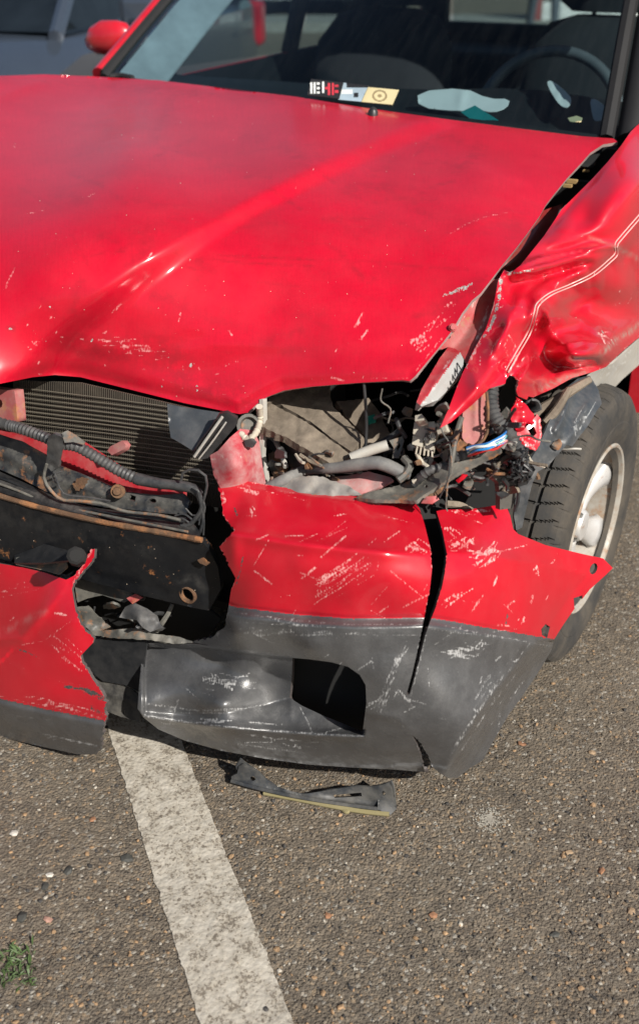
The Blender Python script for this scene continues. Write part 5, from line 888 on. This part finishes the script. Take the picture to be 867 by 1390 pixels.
for s in (-1, 1):
    st = empty('front_seat'); st.parent = car; st.location = (s*.36, 2.30, .3)
    rr_ = []
    for z_, hw_, y0_, th in ((.2, .24, -.02, .10), (.45, .25, .04, .11), (.68, .235, .09, .09), (.76, .18, .12, .06), (.785, .10, .13, .03)):
        rr_.append([(hw_*math.cos(a)**1*(abs(math.cos(a))**-.35 if abs(math.cos(a)) > .02 else 1), y0_+th*math.sin(a), z_) for a in np.linspace(0, 2*math.pi, 20, endpoint=False)])
    loft('seat_back', rr_, SEAT, st)
    m_ = MB(); m_.box((0, -.22, .12), (.25, .26, .08)); m_.build('seat_cushion', SEAT, st, bevel=.03)
    rr_ = []
    for z_, hw_ in ((.795, .12), (.82, .155), (.88, .165), (.96, .155), (1.0, .10)):
        rr_.append([(hw_*math.cos(a), .135+.05*math.sin(a), z_) for a in np.linspace(0, 2*math.pi, 16, endpoint=False)])
    loft('headrest', rr_, SEAT, st)
    for q_ in (-.05, .05): m_ = MB(); m_.tube(np.array([(q_, .125, .66), (q_, .135, .80)]), .007, 6); m_.build('headrest_post', BLKR, st, True)
m_ = MB(); m_.box((0, 3.2, .62), (.62, .07, .26)); m_.build('rear_seat', SEAT, car, bevel=.03)
# door mirror on the far side
mp = pt(146, 54, 'x', -.90); rr_ = []
for u_, sc_ in ((-.068, .22), (-.056, .55), (-.024, .76), (.024, .78), (.056, .68), (.068, .46)):
    rr_.append([(mp[0]+u_+.012*math.sin(a), mp[1]+.045*math.cos(a)*sc_, mp[2]+.062*math.sin(a)*sc_+.006) for a in np.linspace(0, 2*math.pi, 18, endpoint=False)])
mr_ = loft('door_mirror', rr_, PAINT)
loft('mirror_foot', [[(mp[0]+.03, mp[1]+.03*math.cos(a)-.0, mp[2]-.07+.012*math.sin(a)) for a in np.linspace(0, 6.283, 10, endpoint=False)], [(mp[0]+.10, mp[1]+.05+.05*math.cos(a), mp[2]-.10+.03*math.sin(a)) for a in np.linspace(0, 6.283, 10, endpoint=False)], [(mp[0]+.15, mp[1]+.08+.05*math.cos(a), mp[2]-.11+.03*math.sin(a)) for a in np.linspace(0, 6.283, 10, endpoint=False)]], BLKR, mr_)
# wiper stub at the far corner of the screen
w_tube('wiper_arm', [pt(150, 104, 'y', 1.30), pt(164, 103, 'y', 1.31), pt(180, 106, 'y', 1.30)], .008, BLKR)
# ------------------------------------------------------------------ things lying on the dashboard
def card(name, poly, z, mats, region=None, thick=.0015, step=2.2, disp=None, lift=.0):
    return panel(name, poly, [(p[0], p[1], 'y', z+lift*i) for i, p in enumerate(poly)], mats, None, step=step, thick=thick, region=region, disp=disp)
PAP = plain('white_paper', (.70, .72, .70), .8, var=.05, bump=0); CRM = plain('cream_paper', (.60, .52, .30), .7, var=.08, bump=0); BLKI = plain('black_print', (.02, .02, .022), .5, bump=0); REDI = plain('red_print', (.55, .04, .06), .5, bump=0); TEAL = plain('teal_card', (.01, .20, .20), .5, bump=0); BLUI = plain('pale_blue_print', (.35, .45, .52), .5, bump=0)
def on_dash(px, py): return 1.0
def dash(poly, y): return [(p[0], p[1]) for p in poly]
def lay(name, poly, y0, y1, mats, **k):
    ys = [p[1] for p in poly]; a, b_ = min(ys), max(ys)
    return panel(name, poly, [(p[0], p[1], 'y', y1+(y0-y1)*(p[1]-a)/(b_-a)) for p in poly], mats, None, thick=.0012, **k)
def rects(R_): return lambda c: np.max(np.stack([((c[:, 0]-.55*(134-c[:, 1])*0 > r_[0]) & (c[:, 0] < r_[2]) & (c[:, 1] > r_[1]) & (c[:, 1] < r_[3]))*(r_[4]) for r_ in R_]), 0).astype(int)
c1 = [(417, 129), (422, 107), (466, 112), (460, 134)]
tag(lay('sticker_card', c1, 1.075, 1.125, [BLKI, PAP, REDI, BLKI], step=1.1, region=rects([(421, 112, 424, 127, 1), (425.5, 112, 428.5, 127, 1), (430, 112, 434, 115, 1), (430, 118, 434, 121, 1), (430, 124, 434, 127, 1), (437, 111, 440, 126, 1), (441, 118, 445, 121, 2), (445, 113, 448, 129, 2), (450, 113, 453, 129, 2), (454, 115, 459, 118, 2), (454, 122, 459, 126, 2)])), 'black card with white and red print behind the windscreen', 'card')
c2 = [(457, 135), (464, 112), (500, 116), (490, 138)]
tag(lay('picture_card', c2, 1.075, 1.125, [BLUI, BLKI, PAP, BLKI], step=1.6, region=rects([(470, 112, 500, 119, 1), (463, 122, 478, 127, 2), (480, 126, 486, 132, 1)])), 'pale picture card lying between the black card and the cream card', 'card')
c3 = [(489, 138), (498, 118), (541, 122), (532, 142)]
tag(lay('printed_card', c3, 1.075, 1.125, [CRM, plain('brown_print', (.25, .19, .10), .6), CRM], step=1.3, region=lambda c: ((np.abs(np.hypot((c[:, 0]-515)/1.25, (c[:, 1]-130))-7) < 1.1) | (np.hypot((c[:, 0]-515)/1.2, c[:, 1]-130) < 2.4)).astype(int)), 'cream card with a brown ring, rightmost of three cards', 'card')
pw = [(566, 124), (630, 119), (662, 134), (692, 134), (688, 146), (668, 153), (645, 148), (622, 151), (568, 146)]
tag(lay('folded_paper', rounded(pw), 1.15, 1.28, [PAP, PAP], step=4, disp=lambda P: fold(P, [(630, 119), (622, 151)], 6, .008)+noise2(P, 12, 3)*.001), 'folded white sheet of paper on the dashboard', 'paper')
tag(lay('teal_booklet', [(625, 152), (644, 143), (676, 163), (640, 163)], 1.09, 1.14, [TEAL, TEAL], step=5), 'teal booklet corner in front of the folded white paper', 'booklet')
tag(lay('crumpled_paper', rounded([(740, 112), (748, 108), (772, 128), (776, 138), (768, 148), (756, 140)], 2), 1.30, 1.46, [PAP, PAP], step=4, disp=lambda P: noise2(P, 7, 3)*.004), 'crumpled white paper behind the steering wheel arc', 'paper')
tag(lay('white_cloth', rounded([(800, 133), (812, 136), (828, 152), (824, 160), (806, 166), (802, 150)], 2), 1.25, 1.40, [PAP, PAP], step=4, disp=lambda P: noise2(P, 7, 4)*.004), 'small white cloth by the right screen corner', 'cloth')
tag(lay('cream_wrapper', [(770, 160), (782, 157), (790, 160), (788, 165), (773, 165)], 1.14, 1.2, [CRM, CRM], step=4), 'tiny cream wrapper at the foot of the windscreen', 'wrapper')
# ------------------------------------------------------------------ broken bracket on the asphalt
bk = empty('broken_bracket', tuple(pt(430, 1080, 'z', 0))); tag(bk, 'broken black plastic bracket lying on the asphalt under the bumper', 'bracket')
bloc = np.array(bk.location)
def bplate(name, poly, ctrl, mat, **k):
    o = panel(name, poly, ctrl, [mat, mat], None, **k)
    for v in o.data.vertices: v.co = Vector(v.co)-bk.location
    o.parent = bk; return o
BR_ = worn('dusty_black_bracket', (.030, .034, .040), (.3, .32, .32), rough=.4, dust=.55, dustcol=(.17, .16, .14), spec=.6, speck=.1)
YEL = worn('yellowed_foam_edge', (.22, .19, .09), (.4, .36, .2), rough=.8, dust=.5, dustcol=(.30, .26, .15))
bp = [(312, 1063, .3), (314, 1054), (322, 1050), (324, 1040), (330, 1037), (342, 1043), (350, 1047), (362, 1058), (376, 1068), (400, 1075), (412, 1078), (450, 1072), (484, 1067), (500, 1068), (516, 1066), (528, 1062), (530, 1068), (533, 1082), (537, 1098), (530, 1104, .4), (512, 1100), (470, 1094), (430, 1087), (400, 1082), (360, 1075), (330, 1067)]
bplate('bracket_plate', bp, [(312, 1063, 'z', .006), (330, 1037, 'z', .055), (362, 1058, 'z', .030), (412, 1078, 'z', .018), (484, 1067, 'z', .040), (528, 1062, 'z', .060), (537, 1098, 'z', .010), (430, 1087, 'z', .008), (360, 1075, 'z', .008)], BR_, step=3, thick=.003, holes=[circ(343, 1057, 4, 3.2), [(452, 1079), (490, 1076), (491, 1081), (454, 1083)], circ(520, 1077, 3, 3)],
       disp=lambda P: fold(P, [(316, 1060), (360, 1070), (420, 1081), (512, 1094)], 3, .004)+noise2(P, 9, 3)*.001, strokes=[('scr', [(360, 1068), (410, 1080)], 3, .7), ('scr', [(400, 1080), (450, 1074)], 3, .5)])
def btube(name, pts, r, mat, **k):
    m_ = MB(); m_.tube(spline(np.array([pt(*p)-bloc for p in pts]), 24), r, 8); return m_.build(name, mat, bk, True)
btube('bracket_rib', [(314, 1060, 'z', .014), (350, 1070, 'z', .014), (400, 1081, 'z', .012), (460, 1091, 'z', .011), (512, 1098, 'z', .012)], .0035, BR_)
btube('foam_edge', [(358, 1076, 'z', .005), (400, 1084, 'z', .005), (450, 1094, 'z', .005), (490, 1101, 'z', .005), (528, 1105, 'z', .006)], .0045, YEL)
btube('foam_edge', [(462, 1096, 'z', .003), (470, 1102, 'z', .003), (474, 1098, 'z', .004)], .004, YEL)
bplate('bracket_tab', [(512, 1099), (514, 1072), (530, 1060), (534, 1068), (538, 1098), (530, 1106)], [(512, 1099, 'z', .012), (514, 1072, 'z', .034), (530, 1060, 'z', .062), (538, 1098, 'z', .014), (530, 1106, 'z', .006)], BR_, step=3, thick=.004, holes=[circ(521, 1078, 2.5, 2.5)])
bplate('bracket_tab', [(322, 1052), (320, 1040), (327, 1030), (334, 1036), (348, 1046), (340, 1050)], [(322, 1052, 'z', .018), (320, 1040, 'z', .045), (327, 1030, 'z', .062), (348, 1046, 'z', .026)], BR_, step=3, thick=.003)
# ------------------------------------------------------------------ loose stones one can tell apart
ST = {'pink': plain('pinkish_stone', (.38, .22, .17), .8, scale=60), 'dark': plain('dark_stone', (.05, .05, .045), .7, scale=60), 'tan': plain('tan_stone', (.30, .21, .13), .85, scale=60), 'pale': plain('pale_stone', (.50, .47, .42), .8, scale=60), 'rust': plain('rusty_stone', (.26, .13, .07), .85, scale=60)}
def pebble(px, py, rpx, col, label, grp=None, sc=1):
    q = pt(px, py, 'z', 0); r = rpx/1500*((q-CP)@FW); V, F = stone((0, 0, r*.06), r, int(px*7+py), .34); o = mesh_obj('pebble', V, np.array(F), ST[col], None, smooth=False)
    o.location = (q[0], q[1], float(relief(q[:1], q[1:2])[0])); tag(o, label, 'stone', grp)
pebble(65, 1248, 8, 'pink', 'pinkish pebble in the lower left corner of the asphalt')
pebble(20, 1131, 6, 'pale', 'round pale pebble near the left edge, above the dark chips')
pebble(172, 1165, 10, 'dark', 'flat dark chip left of the painted line')
pebble(62, 1204, 7, 'dark', 'small dark chip above the pinkish pebble')
pebble(94, 1182, 8, 'dark', 'dark oval chip between pinkish pebble and painted line')
pebble(30, 1245, 11, 'dark', 'larger dark chip at the lower left edge')
pebble(68, 1188, 6, 'pale', 'small pale chip beside the dark oval chip')
pebble(816, 1183, 7, 'rust', 'reddish brown stone at the right edge below the wheel')
pebble(588, 1242, 7, 'rust', 'reddish brown stone right of the painted line near the bottom')
pebble(752, 1268, 8, 'dark', 'dark stone at the lower right')
pebble(772, 1158, 6, 'tan', 'tan stone right of the grey scuff on the asphalt')
pebble(445, 1243, 6, 'rust', 'reddish stone midway between line and lower right stones')
pebble(856, 1237, 7, 'tan', 'tan stone at the far right edge near the bottom')
pebble(708, 50+960, 6, 'rust', 'reddish stone on the asphalt right of the bumper tip')
pebble(802, 1022, 6, 'tan', 'tan stone under the right edge of the picture, below the tyre')
pebble(126, 1112, 5, 'rust', 'small rusty stone left of the line, below the torn bumper')
# grey scuffed patch of dust
m, nt_, p = new_mat('chalky_scuff'); b = NB(nt_); ob = b.n('ShaderNodeTexCoord').outputs['Object']; b.l(b.mix(b.noise(ob, 60, 5, .7), (.16, .14, .115), (.40, .38, .33)), p.inputs['Base Color']); p.inputs['Roughness'].default_value = .9
g = np.random.default_rng(77); V = []; F = []
for i in range(420):
    a_, r_ = g.uniform(0, 6.28), abs(g.normal())*13; q = pt(664+r_*1.1*math.cos(a_), 1112+r_*.9*math.sin(a_), 'z', 0); r = g.uniform(.0008, .0024); vv, f = stone((q[0], q[1], relief(q[:1], q[1:2])[0]+r*.3), r, 9000+i, .4); F.append(np.array(f)+len(V)*12); V.append(vv)
tag(mesh_obj('dust_patch', np.vstack(V), np.vstack(F), m, smooth=False), 'pale crumbled dust patch on the asphalt', kind='stuff')
# weeds in the lower left corner
GRN = plain('weed_leaf', (.06, .10, .03), .6, var=.3, scale=40); g = np.random.default_rng(3); V = []; F = []
for i in range(110):
    px, py = g.uniform(2, 46), g.uniform(1285, 1340); q = pt(px, py, 'z', 0); a_ = g.uniform(0, 6.28); L_ = g.uniform(.006, .018); d_ = np.array([math.cos(a_), math.sin(a_), 0]); n_ = np.array([-d_[1], d_[0], 0]); w_ = L_*.12; h_ = L_*g.uniform(.2, .8)
    k = len(V); V += [q, q+d_*L_*.5+n_*w_+[0, 0, h_*.7], q+d_*L_+[0, 0, h_], q+d_*L_*.5-n_*w_+[0, 0, h_*.7]]; F += [(k, k+1, k+2, k+3)]
tag(mesh_obj('weeds', V, np.array(F), GRN, smooth=False), 'small green weeds sprouting at the lower left', kind='stuff')
# ------------------------------------------------------------------ parked cars behind
CG = plain('tinted_car_glass', (.010, .014, .018), .06, bump=0); LAMP = plain('clear_lamp', (.75, .78, .8), .12, metal=.4, bump=0); TAIL = plain('red_lamp', (.45, .01, .02), .15, bump=0); TYB = plain('far_tyre', (.03, .03, .03), .8); RMB = plain('far_rim', (.45, .45, .46), .3, metal=.6)
def bgcar(loc, rz, colr, label, grp, name='parked_car', L=4.0, H=1.45):
    mt = plain('car_paint', colr, .22, metal=.25, coat=1, var=.04, bump=0); e = empty(name, loc, rz); tag(e, label, 'car', grp); rings = []
    for y_, zt, wd, zb in ((0, .58, .62, .34), (.06, .66, .74, .26), (.35, .76, .82, .22), (.9, .88, .85, .2), (1.15, .93, .85, .2), (2.2, .94, .86, .2), (3.2, .95, .85, .22), (L-.25, .94, .80, .25), (L-.03, .82, .74, .3), (L, .62, .68, .36)):
        rings.append([(-wd*.9, y_, zb), (-wd, y_, (zt+zb)/2), (-wd*.985, y_, zt-.07), (-wd*.88, y_, zt), (-wd*.4, y_, zt+.015), (wd*.4, y_, zt+.015), (wd*.88, y_, zt), (wd*.985, y_, zt-.07), (wd, y_, (zt+zb)/2), (wd*.9, y_, zb)])
    loft('body', rings, mt, e)
    gr = []
    for y_, zt, wd in ((1.12, .945, .72), (1.85, H-.07, .60), (2.2, H-.03, .60), (3.0, H-.04, .58), (3.35, H-.10, .55), (L-.32, .96, .62)):
        zb = .93; gr.append([(-.76, max(y_, 1.15), zb), (-wd, y_, zt), (wd, y_, zt), (.76, max(y_, 1.15), zb)])
    loft('glasshouse', gr, CG, e, smooth=False)
    rf = [[(-wd, y_, zt), (-wd*.5, y_, zt+.04), (wd*.5, y_, zt+.04), (wd, y_, zt), (wd*.9, y_, zt-.01), (-wd*.9, y_, zt-.01)] for y_, zt, wd in ((1.80, H-.075, .60), (2.2, H-.02, .612), (3.0, H-.03, .60), (3.38, H-.10, .57))]
    loft('roof', rf, mt, e)
    for s in (-1, 1):
        for P_, r_ in (([(s*.755, 1.10, .93), (s*.685, 1.5, 1.18), (s*.61, 1.83, H-.06)], .032), ([(s*.78, 2.35, .93), (s*.70, 2.37, 1.2), (s*.612, 2.40, H-.03)], .03), ([(s*.77, L-.35, .93), (s*.68, 3.55, 1.2), (s*.58, 3.36, H-.08)], .055), ([(s*.77, 1.5, .935), (s*.775, 3.3, .94)], .018)):
            w_tube('window_pillar', P_, r_, mt, parent=e)
        m_ = MB(); m_.box((s*.60, .10, .62), (.14, .07, .075)); m_.build('headlight', LAMP, e, bevel=.03)
        m_ = MB(); m_.box((s*.68, L-.06, .76), (.11, .07, .13)); m_.build('tail_light', TAIL, e, bevel=.03)
        m_ = MB(); m_.box((s*.94, 1.55, 1.0), (.09, .05, .06)); m_.build('door_mirror', mt, e, bevel=.03)
        m_ = MB(); m_.box((s*.865, 2.15, .80), (.012, .08, .014)); m_.build('door_handle', mt, e, bevel=.006)
        for y_ in (.78, L-.80):
            R2 = np.array([[0, 0, s], [1, 0, 0], [0, 1, 0.]]); q_ = empty('wheel', (s*.80, y_, .30)); q_.parent = e
            m_ = MB(); m_.lathe([(.18, .05), (.25, .07), (.29, .05), (.30, 0), (.29, -.10), (.2, -.12)], 28, R=R2); m_.build('tyre', TYB, q_, True)
            m_ = MB(); m_.lathe([(0, .045), (.05, .05), (.12, .035), (.17, .05), (.185, .05), (.19, .03)], 28, R=R2); m_.build('rim', RMB, q_, True)
    m_ = MB(); m_.box((0, .0, .42), (.40, .02, .09)); m_.build('grille', BLKR, e, bevel=.01)
    m_ = MB(); m_.box((0, .01, .30), (.72, .05, .07)); m_.build('bumper', mt, e, bevel=.03)
    m_ = MB(); m_.box((0, -.055, .34), (.26, .006, .055)); m_.build('number_plate', PAP, e)
    return e
A_ = pt(84, 50, 'z', .93); T_ = pt(352, 72, 'd', 6.9); v_ = (T_-A_)[:2]; rz_ = math.atan2(v_[1], v_[0])-math.pi/2; Rz = np.array([[math.cos(rz_), -math.sin(rz_)], [math.sin(rz_), math.cos(rz_)]]); o2 = A_[:2]-Rz@np.array([.77, 1.12])
bgcar((o2[0], o2[1], 0), rz_, (.05, .065, .09), 'blue grey hatchback parked beyond the red door mirror', None)
for (px, py, colr, lab, rz) in ((322, 22, (.62, .63, .63), 'white car in the distance, leftmost through the windscreen', .2), (382, 19, (.40, .42, .45), 'silver car in the distance beside the white one', .25), (470, 22, (.06, .07, .09), 'dark car in the distance behind the centre pillar', .3), (255, 26, (.30, .33, .36), 'pale grey car in the distance behind the screen pillar', .15)):
    q = pt(px, py, 'z', 0); bgcar((q[0], q[1], 0), rz, colr, lab, 'cars parked far across the car park')
# pale kerb and verge across the car park
KB = plain('pale_concrete', (.22, .21, .19), .85)
a = pt(-200, 48, 'z', 0); c_ = pt(1100, 40, 'z', 0); dd_ = (c_-a)/np.linalg.norm(c_-a); nn_ = np.array([-dd_[1], dd_[0], 0]); a = a-dd_*15; c_ = c_+dd_*15
m_ = MB(); V = [a, c_, c_+nn_*1.2, a+nn_*1.2]; m_.add([v+np.array([0, 0, z]) for z in (.0, .12) for v in V], [(0, 1, 5, 4), (1, 2, 6, 5), (2, 3, 7, 6), (3, 0, 4, 7), (4, 5, 6, 7)]); tag(m_.build('pavement', KB), kind='structure')
# board fence and person seen through the rear window
fc = pt(725, 40, 'z', 0); fn = empty('barrier_fence', (fc[0], fc[1], 0), math.radians(24)); tag(fn, 'white panelled barrier with red posts seen through the rear window', 'fence')
WB = plain('white_board', (.70, .66, .64), .6); RB_ = plain('red_post_paint', (.30, .07, .07), .6)
for i in range(0, 3):
    m_ = MB(); m_.box((i*1.6, 0, .78), (.06, .05, .78)); m_.build('post', RB_, fn)
    for j in range(4): m_ = MB(); m_.box((i*1.6+.8, .0, .2+j*.36), (.72, .018, .14)); m_.build('board', WB, fn)
def person(loc, rz, label):
    e = empty('person', loc, rz); tag(e, label, 'person')
    m, nt, p = new_mat('clothed_body'); b = NB(nt); ob = b.n('ShaderNodeTexCoord').outputs['Object']; sp_ = b.n('ShaderNodeSeparateXYZ'); b.l(ob, sp_.inputs[0]); z = sp_.outputs[2]
    c = b.mix(b.math('GREATER_THAN', z, .90), (.10, .11, .13), (.45, .46, .48)); c = b.mix(b.math('LESS_THAN', z, .09), c, (.03, .03, .03)); c = b.mix(b.math('GREATER_THAN', z, 1.47), c, (.45, .28, .20))
    far = b.math('MULTIPLY', b.math('LESS_THAN', z, .86), b.math('GREATER_THAN', b.math('ABSOLUTE', sp_.outputs[0]), .235)); c = b.mix(far, c, (.45, .28, .20)); b.l(c, p.inputs['Base Color']); p.inputs['Roughness'].default_value = .8
    J = {'pel': ((0, 0, .95), .14, .10), 'w': ((0, 0, 1.10), .125, .09), 'ch': ((0, -.01, 1.30), .16, .11), 'nk': ((0, 0, 1.46), .055, .055), 'h1': ((0, -.015, 1.56), .07, .085), 'h2': ((0, -.01, 1.68), .075, .09)}
    for s, n in ((-1, 'l'), (1, 'r')):
        f = .14*s
        J.update({n+'hip': ((s*.09, 0, .88), .085, .085), n+'kn': ((s*.10, -f*.7, .48), .058, .058), n+'an': ((s*.10, -f*1.2+.03, .09), .04, .04), n+'to': ((s*.11, -f*1.2-.11, .035), .035, .03), n+'sh': ((s*.18, 0, 1.40), .06, .06), n+'el': ((s*.24, f*.4+.02, 1.13), .042, .042), n+'wr': ((s*.26, f*.6-.08, .90), .028, .028), n+'pa': ((s*.26, f*.6-.12, .83), .032, .018)})
        for k in range(4): J[n+'f%d' % k] = ((s*(.245+.012*k), f*.6-.13-.006*k, .755+.008*abs(k-1.5)), .009, .009)
        J[n+'th'] = ((s*.235, f*.6-.15, .80), .010, .010)
    E_ = [('pel', 'w'), ('w', 'ch'), ('ch', 'nk'), ('nk', 'h1'), ('h1', 'h2')]
    for n in 'lr': E_ += [('pel', n+'hip'), (n+'hip', n+'kn'), (n+'kn', n+'an'), (n+'an', n+'to'), ('ch', n+'sh'), (n+'sh', n+'el'), (n+'el', n+'wr'), (n+'wr', n+'pa'), (n+'pa', n+'th')]+[(n+'pa', n+'f%d' % k) for k in range(4)]
    ks = list(J); me = bpy.data.meshes.new('body'); me.from_pydata([J[k][0] for k in ks], [(ks.index(a), ks.index(b_)) for a, b_ in E_], []); me.materials.append(m)
    o = bpy.data.objects.new('body', me); COL.objects.link(o); o.parent = e; sk = o.modifiers.new('skin', 'SKIN'); sk.use_smooth_shade = True
    for i, k in enumerate(ks): v = me.skin_vertices[0].data[i]; v.radius = (J[k][1], J[k][2]); v.use_root = (k == 'pel')
    o.modifiers.new('sub', 'SUBSURF').levels = 1
    m_ = MB(); m_.lathe([(0, .105), (.05, .095), (.085, .05), (.092, 0), (.085, -.05), (.075, -.06)], 16, c=(0, .015, 1.69)); m_.build('hair', BLKR, e, True)
    for s in (-1, 1): m_ = MB(); m_.lathe([(0, .008), (.007, .005), (.009, 0)], 8, c=(s*.032, -.098, 1.63)); m_.build('eye', BLKR, e, True)
    m_ = MB(); m_.add([(-.014, -.098, 1.585), (.014, -.098, 1.585), (0, -.128, 1.592), (0, -.100, 1.64)], [(0, 1, 2), (0, 2, 3), (1, 3, 2)]); m_.build('nose', plain('skin_tone', (.45, .28, .20), .6), e)
    return e
q = pt(733, 64, 'z', 0); person((q[0], q[1], 0), .6, 'person in a grey top walking beyond the rear window')
# buildings and trees far off (kept low and plain: the frame only meets them in reflections)
